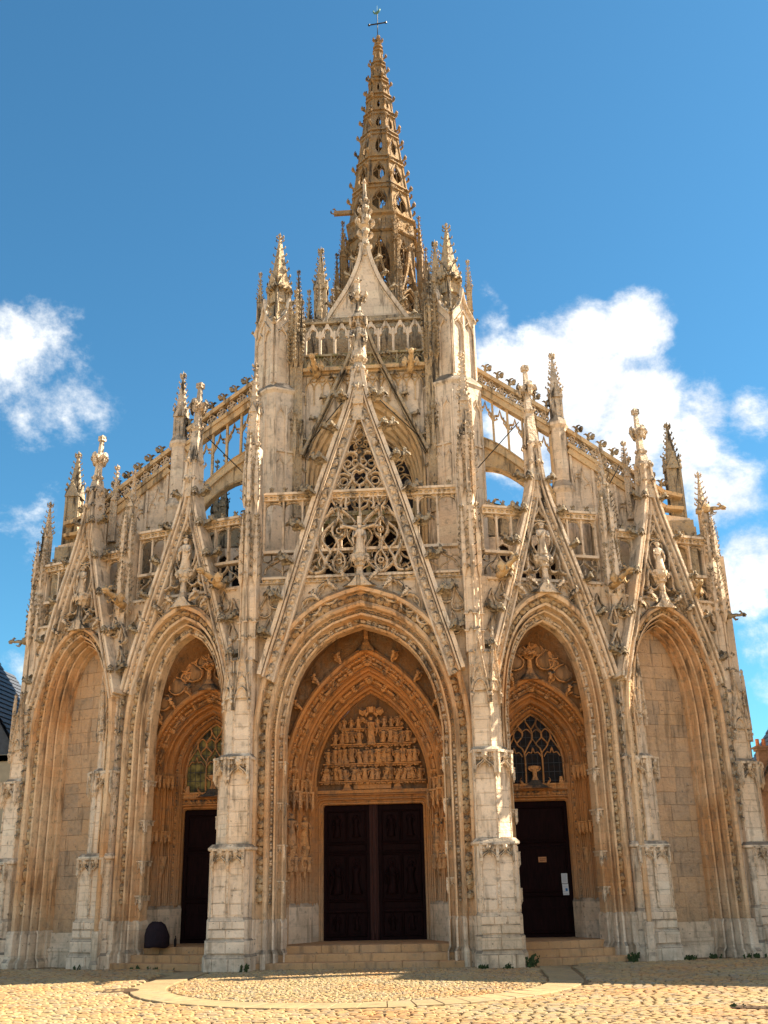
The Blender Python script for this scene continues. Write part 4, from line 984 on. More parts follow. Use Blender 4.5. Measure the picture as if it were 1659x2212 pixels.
# ================================================================== PORTALS
def portal(F, fa, hood_w, orders, zs, base, bands, figs, door_hw, door_top, tymp_w, name):
    """fa: the points of the front arch (world); orders: (a, za, w)"""
    g = G(); back = parch(orders[0][0] + .10, zs + .35, orders[0][1] + .75, base)
    g.grid([fa, [F(u, hood_w - .0, z) for u, z in back], [F(u, hood_w, z) for u, z in parch(orders[0][0], zs, orders[0][1], base)]], False)
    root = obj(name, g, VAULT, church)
    g = G(); g.grid([[F(u, w, z) for u, z in parch(a, zs, za, base)] for a, za, w in orders], False); obj('portal_moulding', g, OCHR, root)
    for (a, za, w, step, size, nm) in bands:
        g = G(); frieze(g, F, parch(a, zs, za, 1.3), step, size, w); obj(nm, g, OCHC, root, kind='stuff')
    for (a, za, w, hgt, s_) in figs:
        pts = parch(a, zs, za, zs - .1); tot = path_at(pts, 1)[2]; n = int(tot / hgt); g = G(); c = G()
        for q in range(n):
            f = (q + .5) / n; p, d, _ = path_at(pts, f); up = d if f < .5 else (-d[0], -d[1])
            g.stamp(random.choice(SFIG), fig_mat(F, p[0] - up[0] * hgt * .42, w, p[1] - up[1] * hgt * .42, hgt * .70 * s_, -atan2(up[0], up[1])), True)
            al = F.u * up[0] + Vector((0, 0, up[1])); nr = al.cross(F.w)
            for dx in (-.4, 0, .4): c.stamp(LEAF, leaf_mat(tuple(Vector(F(p[0] + up[0] * hgt * .38, w + .03, p[1] + up[1] * hgt * .38)) + nr * dx * hgt * .32), F.w, al, hgt * .28))
        obj('voussoir_figures', g, OCHC, root, kind='stuff'); obj('voussoir_canopies', c, OCHC, root, kind='stuff')
    g = G()      # leaf crockets along the hood
    pts = parch(orders[0][0], zs, orders[0][1], zs)
    for k in range(11):
        f = (k + .5) / 11; p, d, _ = path_at(pts, f); out = (d[1], -d[0])
        if abs(f - .5) > .03: g.stamp(BIGC, crk_mat(F(p[0], hood_w + .08, p[1]), F.u * out[0] + Vector((0, 0, out[1])) + F.w * .5, F.u * (1 if f < .5 else -1) * -.4 + Vector((0, 0, 1)), .27))
    za = orders[0][1]
    g.grid([[F(r_ * cos(a), hood_w + .08 + .6 * r_ * sin(a), z) for a in [2 * pi * i / 8 for i in range(8)]] for z, r_ in ((za - .1, .30), (za + .06, .14), (za + .2, .06), (za + .45, .05), (za + .5, .12), (za + .56, .13), (za + .6, .05), (za + .68, .05))], True, True, True)
    for k in range(5):
        a = k * pi / 4; g.stamp(BIGC, crk_mat(F(0, hood_w + .1, za + .5), F.u * cos(a) + F.w * sin(a), (0, 0, 1), .17))
    obj('hood_finial', g, OCHC, root, kind='stuff')
    # shafts of the jambs
    g = G()
    for (a, za_, w) in orders[2:-1]:
        for sx in (-1, 1): g.tube([F(sx * (a - .008), w + .01, 1.30), F(sx * (a - .008), w + .01, zs)], .022, 5, False)
    for sx in (-1, 1):
        poly = [(sx * (a - .05), w + .03) for a, za_, w in (orders[0], orders[len(orders) // 3], orders[2 * len(orders) // 3], orders[-1])]
        poly += [(sx * (orders[-1][0] + .3), orders[-1][2] - .1), (sx * (orders[0][0] + .3), orders[0][2])]
        g2 = G(); g2.grid([[F(u, w, z) for u, w in poly] for z in (.43, 1.22)] + [[F(u + sx * .03, w - .02, 1.30) for u, w in poly]], True, True, True); obj('jamb_plinth', g2, OCHR if 0 else PALE, root)
    obj('jamb_shafts', g, OCHR, root, kind='stuff')
    return root
a_in = PR0[-1][0]
fa = [W0(u, -.55, z) for u, z in arch(a_in, 4.6, 8.36 - (2.47 - a_in) * 1.40, .45, 2)]
OC = [(2.02, 7.12, -1.28), (2.02, 7.16, -1.20), (1.97, 7.09, -1.16), (1.91, 7.02, -1.20), (1.90, 6.99, -1.34), (1.86, 6.94, -1.38), (1.85, 6.92, -1.52), (1.76, 6.78, -1.60), (1.72, 6.74, -1.58), (1.69, 6.70, -1.68), (1.66, 6.65, -1.68), (1.65, 6.63, -1.80), (1.61, 6.56, -1.84), (1.60, 6.54, -1.98), (1.51, 6.42, -2.06), (1.48, 6.37, -2.04), (1.46, 6.34, -2.14), (1.42, 6.28, -2.16), (1.41, 6.26, -2.28), (1.37, 6.20, -2.32), (1.37, 6.20, -2.47)]
p0 = portal(W0, fa, -1.28, OC, 3.95, .45, [(1.88, 6.96, -1.34, .10, .08, 'hood_foliage')], [(1.81, 6.86, -1.50, .44, 1), (1.56, 6.48, -1.96, .40, 1)], 1.22, 3.5, -2.45, 'middle_portal')
FS = frame(3.96, 0)
a1_ = PR1[-1][0]
fa = [B1(u, -.50, z) for u, z in arch(a1_, 4.9, 8.24 - (1.50 - a1_) * 1.45, .45, 2)]
OS = [(1.44, 6.36, -1.66), (1.44, 6.40, -1.58), (1.39, 6.34, -1.55), (1.34, 6.27, -1.60), (1.33, 6.25, -1.72), (1.29, 6.20, -1.76), (1.28, 6.17, -1.88), (1.19, 6.07, -1.96), (1.15, 6.02, -1.93), (1.12, 5.99, -2.02), (1.09, 5.95, -2.02), (1.06, 5.92, -2.14), (1.02, 5.88, -2.18), (.97, 5.82, -2.16), (.94, 5.79, -2.24), (.93, 5.78, -2.34), (.87, 5.73, -2.37), (.82, 5.69, -2.34), (.80, 5.67, -2.40), (.78, 5.64, -2.42), (.74, 5.60, -2.56)]
p1 = twin(portal(FS, fa, -1.66, OS, 4.35, .45, [(1.31, 6.22, -1.72, .10, .07, 'hood_foliage'), (.90, 5.75, -2.34, .09, .075, 'inner_foliage')], [(1.235, 6.12, -1.88, .38, 1)], .72, 3.5, -2.45, 'side_portal'))
# swirling vault cells over the side portals
g = G(); h = G()
for k, (u, z, r_, an) in enumerate([(-.78, 6.42, .27, .5), (-.35, 6.72, .25, .25), (.38, 6.72, .26, -.3), (.80, 6.42, .27, -.6), (1.12, 6.02, .24, -.9), (-1.12, 6.02, .24, .9), (-.2, 7.0, .16, .1), (.2, 7.0, .17, -.2), (1.32, 5.62, .2, -1.1), (-1.32, 5.62, .2, 1.1), (.62, 6.9, .17, -.5), (-.62, 6.9, .17, .5), (.0, 6.9, .15, 0), (1.0, 6.62, .17, -.8), (-1.0, 6.62, .17, .8), (1.36, 6.3, .17, -.9), (-1.36, 6.3, .17, .9), (.1, 7.15, .12, .4), (.42, 7.08, .13, -.5), (-.42, 7.08, .13, .5), (.58, 6.62, .13, .8), (-.58, 6.62, .13, -.8)]):
    W_ = -1.62; pt = drop(u, z, r_ * .82, r_ * 1.3, an)
    g.bar(FS, pt, .045, W_ + .09, .10, True)
    c = FS(u, W_ + .05, z)
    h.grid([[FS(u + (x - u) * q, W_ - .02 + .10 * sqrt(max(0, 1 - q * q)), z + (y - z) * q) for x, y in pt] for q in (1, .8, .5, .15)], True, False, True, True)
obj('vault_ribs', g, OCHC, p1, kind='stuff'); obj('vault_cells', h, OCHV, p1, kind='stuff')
# door surrounds: rounded rectangular frames
def rrect(hw, top, base, r=.14):
    q = [(hw, base), (hw, top - r)] + [(hw - r + r * cos(a), top - r + r * sin(a)) for a in (pi / 6, pi / 3)] + [(hw - r, top)]
    return q + [(-x, z) for x, z in reversed(q)]
def doorframe(F, hw, top, w0, steps_, parent, mat):
    g = G(); g.grid([[F(u, w, z) for u, z in rrect(hw + o, top + o, .45, .06 + o * .6)] for o, w in steps_], False); return obj('door_frame', g, mat, parent)
doorframe(W0, 1.22, 3.52, -2.5, [(.27, -2.44), (.25, -2.40), (.22, -2.39), (.20, -2.46), (.16, -2.48), (.15, -2.44), (.12, -2.43), (.10, -2.50), (.06, -2.52), (.05, -2.49), (.02, -2.49), (.0, -2.53), (.0, -2.66)], p0, OCHR)
doorframe(FS, .72, 3.50, -2.5, [(.30, -2.44), (.27, -2.38), (.25, -2.38), (.22, -2.46), (.14, -2.47), (.12, -2.42), (.09, -2.42), (.07, -2.50), (.03, -2.50), (.0, -2.54), (.0, -2.68)], p1, OCHR)
g = G(); frieze(g, FS, rrect(.72 + .18, 3.50 + .18, .9, .14), .12, .10, -2.455); obj('frame_leaves', g, OCHC, p1, kind='stuff')
# lintel of the side door, with crest and ogee finial in front of the window
g = G(); g.box(FS, -.98, .98, -2.56, -2.40, 3.78, 3.86); g.box(FS, -1.0, 1.0, -2.58, -2.36, 3.86, 3.90)
for u in (-.62, .62): g.prism(FS, [(u - .05, -2.42), (u + .05, -2.42), (u + .05, -2.34), (u - .05, -2.34)], 3.9, 4.05, .6)
g.grid([[FS(r_ * cos(a), -2.40 + .5 * r_ * sin(a), z) for a in [2 * pi * i / 8 for i in range(8)]] for z, r_ in ((3.78, .42), (3.88, .22), (3.98, .09), (4.08, .05), (4.18, .055), (4.24, .12), (4.31, .13), (4.33, .05))], True, True, True)
for sx in (-1, 1):
    g.stamp(CRK, crk_mat(FS(sx * .22, -2.36, 3.88), FS.u * sx, (0, 0, 1), .17)); g.stamp(CRK, crk_mat(FS(sx * .05, -2.36, 4.2), FS.u * sx, (0, 0, 1), .12)); g.stamp(CRK, crk_mat(FS(sx * .62, -2.36, 3.92), FS.u * sx, (0, 0, 1), .12))
obj('lintel', g, OCHC, p1)
# jamb statues of the middle portal on pedestals under canopies
for sx in (-1, 1):
    for (u, w, s_) in ((1.86, -1.42, 1.0), (1.62, -1.86, .96)):
        f = frame(sx * u, -w, -sx * radians(32)); g = G()
        g.stamp(FIGS[(1 if sx > 0 else 3) + (u > 1.7)], fig_mat(f, 0, .10, 2.55, .72 * s_), True); obj('jamb_statue', g, OCHC, p0)
        g = G(); g.grid([[f(r_ * cos(a), .08 + r_ * sin(a), z) for a in [2 * pi * i / 6 for i in range(6)]] for z, r_ in ((1.85, .04), (2.0, .07), (2.3, .10), (2.45, .13), (2.5, .16), (2.55, .16))], True, True, True)
        for k in (-1, 1): g.stamp(SFIG[2], fig_mat(f, k * .09, .14, 1.98, .42), True)
        obj('pedestal', g, OCHC, p0)
        g = G(); canopy(g, f, -.15, .15, .06, 3.42, 3.78, 2, .16); canopy(g, f, -.11, .11, .05, 3.78, 4.05, 2, .12); obj('canopy', g, OCHC, p0)
for (u, w) in ((1.32, -1.74), (1.10, -2.08)):
    for sx in (-1, 1):
        f = frame(3.96 + sx * u, -w, -sx * radians(35)); g = G(); canopy(g, f, -.11, .11, .06, 4.0, 4.26, 2, .12); canopy(g, f, -.10, .10, .06, 2.75, 2.98, 2, .10)
        g.grid([[f(r_ * cos(a), .06 + r_ * sin(a), z) for a in [2 * pi * i / 6 for i in range(6)]] for z, r_ in ((2.0, .03), (2.2, .09), (2.36, .12), (2.4, .12))], True, True, True); obj('canopy', g, OCHC, p1)
# tympanum of the middle portal
g = G(); pts = parch(1.38, 3.95, 6.20, 3.74)
for (p, q) in zip(pts, pts[1:]):
    if abs(p[0] - q[0]) > 1e-5: g.add([W0(p[0], -2.50, p[1]), W0(q[0], -2.50, q[1]), W0(q[0], -2.50, 3.74), W0(p[0], -2.50, 3.74)], [(0, 1, 2, 3)])
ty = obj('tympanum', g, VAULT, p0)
def hwid(z): 
    h_ = 2.25; r_ = (1.38 ** 2 + h_ * h_) / 2.76; return 1.38 - r_ + sqrt(max(0, r_ * r_ - max(0, z - 3.95) ** 2)) - .08
g = G(); rg = G()
for (z0, hh, nn, st_) in ((4.08, .37, 17, .7), (4.50, .41, 15, .3), (4.97, .36, 13, .2), (5.35, .27, 9, .1)):
    W_ = hwid(z0 + hh * .6)
    for k in range(nn):
        u = lerp(-W_, W_, (k + .5) / nn) + random.uniform(-.02, .02)
        if abs(u) < .16 and z0 > 4.9: continue
        g.stamp(random.choice(RFIG), fig_mat(W0, u, -2.38 + random.uniform(-.015, .02), z0 + random.uniform(-.01, .02), hh * random.uniform(.86, 1.05), random.uniform(-.25, .25) * st_ * 2), True)
    rg.box(W0, -W_ - .04, W_ + .04, -2.51, -2.33, z0 - .035, z0 - .005)
    frieze(g, W0, [(-W_, z0 - .05), (W_, z0 - .05)], .07, .075, -2.385)
for k in range(70):
    a = random.uniform(0, 1); z = lerp(3.98, 5.6, a); W_ = hwid(z); u = random.uniform(-W_, W_); g.stamp(LEAF, leaf_mat(W0(u, -2.45, z), W0.w, (random.uniform(-1, 1), 0, 1), random.uniform(.08, .15)))
obj('relief_figures', g, OCHC, ty, kind='stuff'); obj('relief_ledges', rg, OCHR, ty, kind='stuff')
g = G(); g.stamp(FIGS[4], fig_mat(W0, 0, -2.36, 4.92, .72), True)
for sx in (-1, 1):
    g.stamp(SFIG[1], fig_mat(W0, sx * .16, -2.38, 5.66, .30, sx * .9), True); g.stamp(LEAF, leaf_mat(W0(sx * .2, -2.4, 5.75), W0.w, (sx, 0, .6), .2))
g.lathe(W0, 0, -2.38, [(5.72, .10), (5.86, .12), (5.9, .03)], 6); obj('relief_centre_figure', g, OCHC, ty)
g = G()      # lintel: scroll mouldings, two ogee finials, plain tablet
g.box(W0, -1.40, 1.40, -2.50, -2.37, 3.78, 3.86); g.box(W0, -.46, .46, -2.48, -2.42, 3.88, 4.0)
for sx in (-1, 1):
    c = sx * .62
    g.grid([[W0(c + r_ * cos(a), -2.40 + .3 * r_ * sin(a), z) for a in [2 * pi * i / 8 for i in range(8)]] for z, r_ in ((3.84, .20), (3.92, .10), (4.02, .05), (4.16, .03), (4.24, .07), (4.3, .04))], True, True, True)
    for q in (-1, 1): g.stamp(CRK, crk_mat(W0(c, -2.38, 4.18), W0.u * q, (0, 0, 1), .10))
obj('lintel', g, OCHR, p0)
# church wall behind the porch with holes for the doors: side strips only (portals fill the rest)
g = G(); g.box(W0, -9.2, 9.2, -2.9, -2.70, 7.35, 8.6); obj('porch_back_wall', g, PALE, church)
# ---- doors
def carved_door(F, u0, u1, w, z0, z1, parent, mat, rich=True):
    g = G(); g.box(F, u0, u1, w - .06, w, z0, z1); d = obj('door_leaf', g, mat, parent)
    W_ = u1 - u0; zz = z0 + .12; rows = ((.10, .62), (.66, .86), (.90, 1.92), (1.98, 2.16), (2.20, 2.92)) if rich else ((.1, .9), (1.0, 2.0), (2.1, 2.9))
    for (a, b) in rows:
        nn = 2 if rich and b - a > .3 else 1
        for k in range(nn):
            ua = u0 + .08 + (W_ - .16) * k / nn + .02; ub = u0 + .08 + (W_ - .16) * (k + 1) / nn - .02; za_, zb_ = z0 + a, min(z1 - .06, z0 + b)
            q = G(); q.bar(F, [(ua, za_), (ub, za_), (ub, zb_), (ua, zb_)], .045, w + .035, .04, True); q.prism(F, [(ua + .05, w), (ub - .05, w), (ub - .05, w + .012), (ua + .05, w + .012)], za_ + .05, zb_ - .05)
            if rich and zb_ - za_ > .5:
                q.stamp(SFIG[k], fig_mat(F, (ua + ub) / 2, w + .02, za_ + .12, (zb_ - za_) * .72), True); q.bar(F, ring((ua + ub) / 2, zb_ - .2, .11, 10), .02, w + .03, .03, True)
            obj('door_panel', q, mat, d)
    g = G()
    for zz in (z0 + .62, z0 + 1.96, z0 + 2.18): g.box(F, u0 + .02, u1 - .02, w, w + .035, zz, zz + .035)
    for k in range(6): g.lathe(F, lerp(u0 + .1, u1 - .1, k / 5), w + .02, [(z0 + .635, .0), (z0 + .65, .018), (z0 + .665, .0)], 5)
    obj('door_rail', g, mat, d, kind='stuff'); return d
carved_door(W0, -1.22, -.10, -2.60, .45, 3.52, p0, DOOR); carved_door(W0, .10, 1.22, -2.60, .45, 3.52, p0, DOOR)
g = G(); g.box(W0, -.10, .10, -2.66, -2.56, .45, 3.52); g.lathe(W0, -.045, -2.55, [(.45, .05), (.6, .05), (.65, .03), (3.4, .028), (3.5, .05)], 8); g.lathe(W0, .055, -2.55, [(.45, .04), (.6, .04), (.65, .025), (3.4, .025), (3.5, .04)], 8); obj('door_post', g, DOORR, p0, label='reddish brown centre post of the dark double door')
carved_door(FS, -.72, .72, -2.61, .45, 3.5, p1, DOOR, False)
# ---- windows over the side doors
def window(F, hw, zs, za, z0, w, bars, parent, mat=OCHC, glass=GLAS, t=.042, grid=.13):
    root = obj('window', (lambda g: (g.bar(F, parch(hw - .01, zs, za - .02, z0, 8, 0), .05, w, .08), g)[1])(G()), mat, parent)
    g = G()
    for pts, tt in bars: g.bar(F, pts, tt, w, .07)
    obj('window_tracery', g, mat, root, kind='stuff')
    g = G(); pts = parch(hw, zs, za, z0, 8, 0)
    for (p, q) in zip(pts, pts[1:]):
        if abs(p[0] - q[0]) > 1e-5: g.add([F(p[0], w - .06, p[1]), F(q[0], w - .06, q[1]), F(q[0], w - .06, z0), F(p[0], w - .06, z0)], [(0, 1, 2, 3)])
    obj('pane', g, glass, root)
    g = G(); k = z0 + .1      # lead cames, diamond lattice
    def top(u): 
        for (p, q) in zip(pts, pts[1:]):
            if q[0] <= u <= p[0] and p[0] != q[0]: return lerp(q[1], p[1], (u - q[0]) / (p[0] - q[0]))
        return z0
    zz = z0 + .1
    while zz < za:
        wd = max([abs(p[0]) for p in pts if p[1] >= zz] + [0])
        if wd > .05: g.box(F, -wd, wd, w - .058, w - .048, zz - .006, zz + .006)
        zz += grid * 1.6
    u = -hw + .05
    while u < hw - .03:
        tz = top(u)
        g.box(F, u - .005, u + .005, w - .058, w - .049, z0, tz - .02); u += grid
    obj('lead_cames', g, LEAD, root, kind='stuff')
    return root
WT = [([(-0.21, 3.86), (-0.21, 4.63), (-0.37, 4.84), (-0.36, 4.91), (-0.25, 5.03), (-0.24, 5.16), (-0.35, 5.31), (-0.34, 5.42)], .04), ([(-0.21, 4.63), (-0.1, 4.83), (-0.01, 4.97), (-0.01, 5.18), (-0.14, 5.40), (-0.12, 5.5), (0, 5.58), (0.12, 5.5), (0.12, 5.42), (0, 5.22)], .04),
      ([(0.21, 3.85), (0.21, 4.64), (0.1, 4.83), (0.1, 4.9), (0.22, 5.02), (0.22, 5.15), (0.11, 5.3), (0.12, 5.44)], .04), ([(0.21, 4.64), (0.36, 4.82), (0.35, 4.89), (0.24, 5.02), (0.23, 5.12), (0.33, 5.22), (0.43, 5.14), (0.45, 5.02), (0.36, 4.84)], .038),
      ([(-0.24, 5.16), (-0.12, 5.22), (-0.01, 5.11)], .032), ([(-0.01, 5.11), (0.11, 5.21), (0.22, 5.12)], .032), ([(0.0, 4.99), (0.1, 4.83)], .032), ([(0, 4.99), (-.1, 4.83)], .032), ([(0.45, 5.2), (0.47, 4.99), (0.68, 4.67)], .036), ([(-0.45, 5.2), (-0.47, 4.99), (-0.68, 4.67)], .036),
      ([(-0.36, 4.84), (-0.45, 5.02), (-0.43, 5.14), (-0.34, 5.22), (-0.24, 5.12)], .036)] + [([(c - .2, 4.55), (c - .12, 4.66), (c - .04, 4.64), (c, 4.76), (c + .04, 4.64), (c + .12, 4.66), (c + .2, 4.55)], .03) for c in (-.46, 0, .46)]
window(FS, .73, 4.35, 5.60, 3.88, -2.50, [(spl(p, 3) if len(p) > 2 else p, t) for p, t in WT], p1)

# ================================================================== NAVE FRONT
NV = frame(0, 1.8)
g = G()
NO = [(1.60, 14.36, .06), (1.59, 14.36, .12), (1.53, 14.28, .08), (1.50, 14.24, -.12), (1.44, 14.10, -.16), (1.43, 14.06, -.34), (1.37, 13.90, -.38), (1.35, 13.86, -.56), (1.30, 13.74, -.60), (1.28, 13.68, -.74), (1.24, 13.56, -.78), (1.22, 13.50, -.95)]
g.grid([[NV(u, w, z) for u, z in parch(a, 11.8, za, 8.4)] for a, za, w in NO], False)
nave = obj('nave_front', g, WARM, church)
g = G(); pts = parch(1.60, 11.8, 14.36, 8.4)
for (p, q) in zip(pts, pts[1:]):
    if abs(p[0] - q[0]) > 1e-5: g.add([NV(p[0], .05, p[1]), NV(q[0], .05, q[1]), NV(q[0], .05, 15.0), NV(p[0], .05, 15.0)], [(0, 1, 2, 3)])
for sx in (-1, 1): g.box(NV, *sorted((sx * 1.62, sx * 2.0)), -.3, .05, 8.4, 15.0)
obj('upper_wall', g, PALE, nave)
# great window
bars = [([(u, 8.6), (u, 12.15)], .055) for u in (-.8, -.4, 0, .4, .8)]
for c in (-1.0, -.6, -.2, .2, .6, 1.0):
    bars.append((shift([(-.19, 11.9), (-.12, 12.1), (0, 12.22), (.12, 12.1), (.19, 11.9)], c), .035)); bars.append((shift([(-.19, 10.1), (-.12, 10.25), (0, 10.35), (.12, 10.25), (.19, 10.1)], c), .035))
    bars.append((ring(c, 10.0 + .0, .0001, 3), .001)) if 0 else None
bars = [b for b in bars if b]
for sx in (-1, 1):
    bars += [([(sx * x, z - .2) for x, z in spl(p, 3)], t) for p, t in (([(0, 12.35), (.1, 12.6), (.35, 12.75), (.42, 13.0), (.2, 13.2), (0, 13.25)], .05), ([(.4, 12.35), (.5, 12.6), (.8, 12.7), (.95, 12.85), (.8, 13.05), (.5, 13.1), (.42, 13.0)], .05), ([(.8, 12.35), (.95, 12.45), (1.12, 12.4)], .045), ([(0, 13.25), (.15, 13.45), (.1, 13.65)], .04), ([(.2, 13.2), (.4, 13.3), (.35, 13.5)], .04))]
    for (x, z, r_) in ((.68, 12.88, .13), (.22, 12.95, .12), (.9, 12.6, .08), (.12, 13.4, .09), (.32, 13.38, .07)): bars.append((ring(sx * x, z - .2, r_, 9) + [ring(sx * x, z - .2, r_, 9)[0]], .032))
window(NV, 1.23, 11.8, 13.50, 8.6, -.86, bars, nave, WARM, GLAS, grid=.2)
g = G(); g.box(NV, -1.24, 1.24, -.9, -.10, 10.62, 10.80); g.box(NV, -1.24, 1.24, -.9, -.02, 10.80, 10.92)
for k in range(6):
    c = lerp(-1.22, 1.22, (k + .5) / 6); g.bar(NV, shift([(-.19, 10.0), (-.17, 10.25), (0, 10.4), (.17, 10.25), (.19, 10.0)], c), .04, -.18, .1)
for sx in (-1, 1): g.box(NV, *sorted((sx * 1.22, sx * 1.32)), -.5, -.1, 8.5, 10.5)
for u in (-.8, 0, .8): g.box(NV, u - .05, u + .05, -.5, -.36, 8.6, 10.45)
obj('window_gallery', g, MOSSY, nave)
# steep gable lines over the window
g = G(); root_ = None
for sx in (-1, 1):
    p = spl([(sx * 1.68, 12.45), (sx * 1.3, 13.3), (sx * .70, 14.65), (sx * .30, 15.6), (sx * .05, 16.4)], 2)
    g.bar(NV, p, .07, .34, .30, flat=True); g.bar(NV, [(x - sx * .07, z - .03) for x, z in p], .04, .22, .12)
ngb = obj('nave_gable', g, SOOT, nave)
for sx in (-1, 1):
    for k in range(5):
        pp, d, _ = path_at([(sx * 1.66, 12.55), (sx * 1.2, 13.5), (sx * .62, 14.75), (sx * .25, 15.9)], (k + .6) / 5.4)
        crk_inst(CROK, crk_mat(NV(pp[0], .2, pp[1]), NV.u * sx, (0, 0, 1), .26), ngb, 'crocket', BIGC)
g = G()
for k in range(9):
    pts_ = parch(1.58, 11.8, 14.34, 11.9); p, d, _ = path_at(pts_, (k + .5) / 9); out = (d[1], -d[0]); g.stamp(CRK, crk_mat(NV(p[0], .08, p[1]), NV.u * out[0] + Vector((0, 0, out[1])), (0, 0, 1) if abs(p[0]) > .5 else (1, 0, 0), .2))
obj('hood_crockets', g, SOOT, nave, kind='stuff')
# blind arcade, cornice, balustrade
g = G()
for k in range(14):
    c = lerp(-1.62, 1.62, (k + .5) / 14); a = .115
    g.bar(NV, shift(ogee(a * .9, .32, 14.48, 3), c), .03, .10, .05); g.box(NV, c - a - .012, c - a + .012, .05, .09, 14.02, 14.55)
    g.bar(NV, ring(c + a, 14.78, .075, 8), .024, .10, .05, True)
obj('blind_arcade', g, WARM, nave, kind='stuff')
g = G(); g.box(NV, -1.66, 1.66, -.3, .12, 14.93, 14.98); g.prism(NV, [(-1.68, -.3), (1.68, -.3), (1.68, .22), (-1.68, .22)], 14.98, 15.08, 1); obj('cornice', g, WARM, nave)
g = G(); g.box(NV, -1.64, 1.64, -.1, .17, 15.08, 15.14); g.box(NV, -1.64, 1.64, .02, .16, 15.46, 15.52)
for k in range(9):
    c = lerp(-1.64, 1.64, (k + .5) / 9); a = .175
    g.bar(NV, shift([(-a, 15.14), (-a * .8, 15.3), (-a * .2, 15.38), (0, 15.44), (a * .2, 15.38), (a * .8, 15.3), (a, 15.14)], c), .035, .13, .08); g.bar(NV, shift([(-a * .5, 15.46), (0, 15.2), (a * .5, 15.46)], c), .028, .12, .06); g.box(NV, c - a - .018, c - a + .018, .04, .14, 15.12, 15.48)
obj('balustrade', g, MOSSY, nave, kind='stuff')
g = G(); n_ = 8; p_ = 3.28 / n_
for k in range(n_ + 1):
    u = -1.64 + p_ * k; g.box(NV, u - .03, u + .03, -.06, .06, 15.52, 16.3)
for k in range(n_):
    c = -1.64 + p_ * (k + .5); a = p_ / 2 - .03
    tz = lambda x: 16.46
    l = [(-a, 16.02), (-a * .9, 16.10), (-a * .55, 16.13), (-a * .48, 16.14), (-a * .52, 16.24), (-a * .32, 16.34), (0, 16.38)]
    l = l + [(-x, z) for x, z in reversed(l[:-1])]
    og = [(-a - .03, 16.10), (-a * .9, 16.28), (-a * .55, 16.40), (-a * .4, 16.43), (-a * .30, 16.48), (-a * .12, 16.56), (0, 16.68)]; og = og + [(-x, z) for x, z in reversed(og[:-1])]
    g.grid([[NV(c + x, .05, z) for x, z in l], [NV(c + x, .05, z) for x, z in og], [NV(c + x, -.05, z) for x, z in og], [NV(c + x, -.05, z) for x, z in l], [NV(c + x, .05, z) for x, z in l]], False)
obj('upper_arcade', g, PALE, nave, kind='stuff')
g = G(); g.box(NV, -1.68, 1.68, -.1, .08, 16.54, 16.60)
for k in range(n_ + 1):
    c = -1.64 + p_ * k; g.bar(NV, ring(c, 16.42, .085, 8), .022, .03, .05, True)
for k in range(26):
    u = lerp(-1.62, 1.62, k / 25); g.stamp(CRK, crk_mat(NV(u, -.01, 16.58), (0, 0, 1), NV.u, .085))
obj('crest', g, SOOT, nave, kind='stuff')
g = G(); g.box(NV, -1.9, 1.9, -1.1, -.75, 14.9, 17.2); g.box(NV, -1.9, 1.9, -.8, .1, 14.9, 15.06); obj('wall_behind_arcade', g, SOOT, nave)
def gargoyle(p, d, L, r, mat, name='gargoyle', parent=None, droop=.0):
    g = G(); d = Vector(d).normalized(); p = Vector(p); s = d.cross(Vector((0, 0, 1))).normalized(); U = Vector((0, 0, 1))
    P = lambda t, z: tuple(p + d * L * t + U * (z - droop * t * t) * L)
    g.tube([P(0, 0), P(.25, -.02), P(.45, .03), P(.62, .06), P(.76, .04), P(.86, .08), P(.94, .07), P(1.02, .03)], [r * 1.15, r * 1.1, r * 1.0, r * .8, r * .62, r * .85, r * .7, r * .3], 7)
    g.tube([P(.86, .0), P(.98, -.02), P(1.0, -.03)], [r * .45, r * .3, r * .1], 5)
    for q in (-1, 1):
        g.stamp(CRK, crk_mat(tuple(Vector(P(.84, .12)) + s * q * r * .5), s * q * .4 + U, -d, r * 1.3))
        g.tube([tuple(Vector(P(.5, -.02)) + s * q * r * .7), tuple(Vector(P(.58, -.14)) + s * q * r), tuple(Vector(P(.68, -.12)) + s * q * r * .8)], [r * .35, r * .28, r * .2], 5)
        g.stamp(LEAF, leaf_mat(tuple(Vector(P(.35, .05)) + s * q * r), s * q, U - d * .5, r * 3))
    o = obj(name, g, mat, parent or church); return o
for sx in (-1, 1): gargoyle((sx * 1.28, 1.62, 14.85), (sx * .1, -1, .35), .75, .10, WARM, parent=nave)
# plain gable of the nave roof
WG = frame(0, 2.62); g = G()
l = [(1.32, 16.9), (.86, 17.65), (.50, 18.28), (.27, 18.85), (.14, 19.3), (.08, 19.7)]; l = spl(l, 3)
for p, q in zip(l, l[1:]): g.add([WG(p[0], 0, p[1]), WG(q[0], 0, q[1]), WG(-q[0], 0, q[1]), WG(-p[0], 0, p[1])], [(0, 1, 2, 3)])
g.box(WG, -1.3, 1.3, -.3, 0, 16.5, 16.9)
gab = obj('roof_gable', g, PALE, church)
g = G()
for sx in (-1, 1):
    g.bar(WG, [(sx * x, z) for x, z in l], .11, .10, .4, flat=True); g.bar(WG, [(sx * (x - .07), z - .04) for x, z in l], .05, .05, .1)
obj('coping', g, PALE, gab)
for sx in (-1, 1):
    for k in range(5):
        p, d, _ = path_at(l, (k + .5) / 5.6); crk_inst(CROK, crk_mat(WG(sx * (p[0] + .03), .0, p[1]), WG.u * sx + Vector((0, 0, .4)), (0, 0, 1), .26), gab, 'crocket', BIGC)
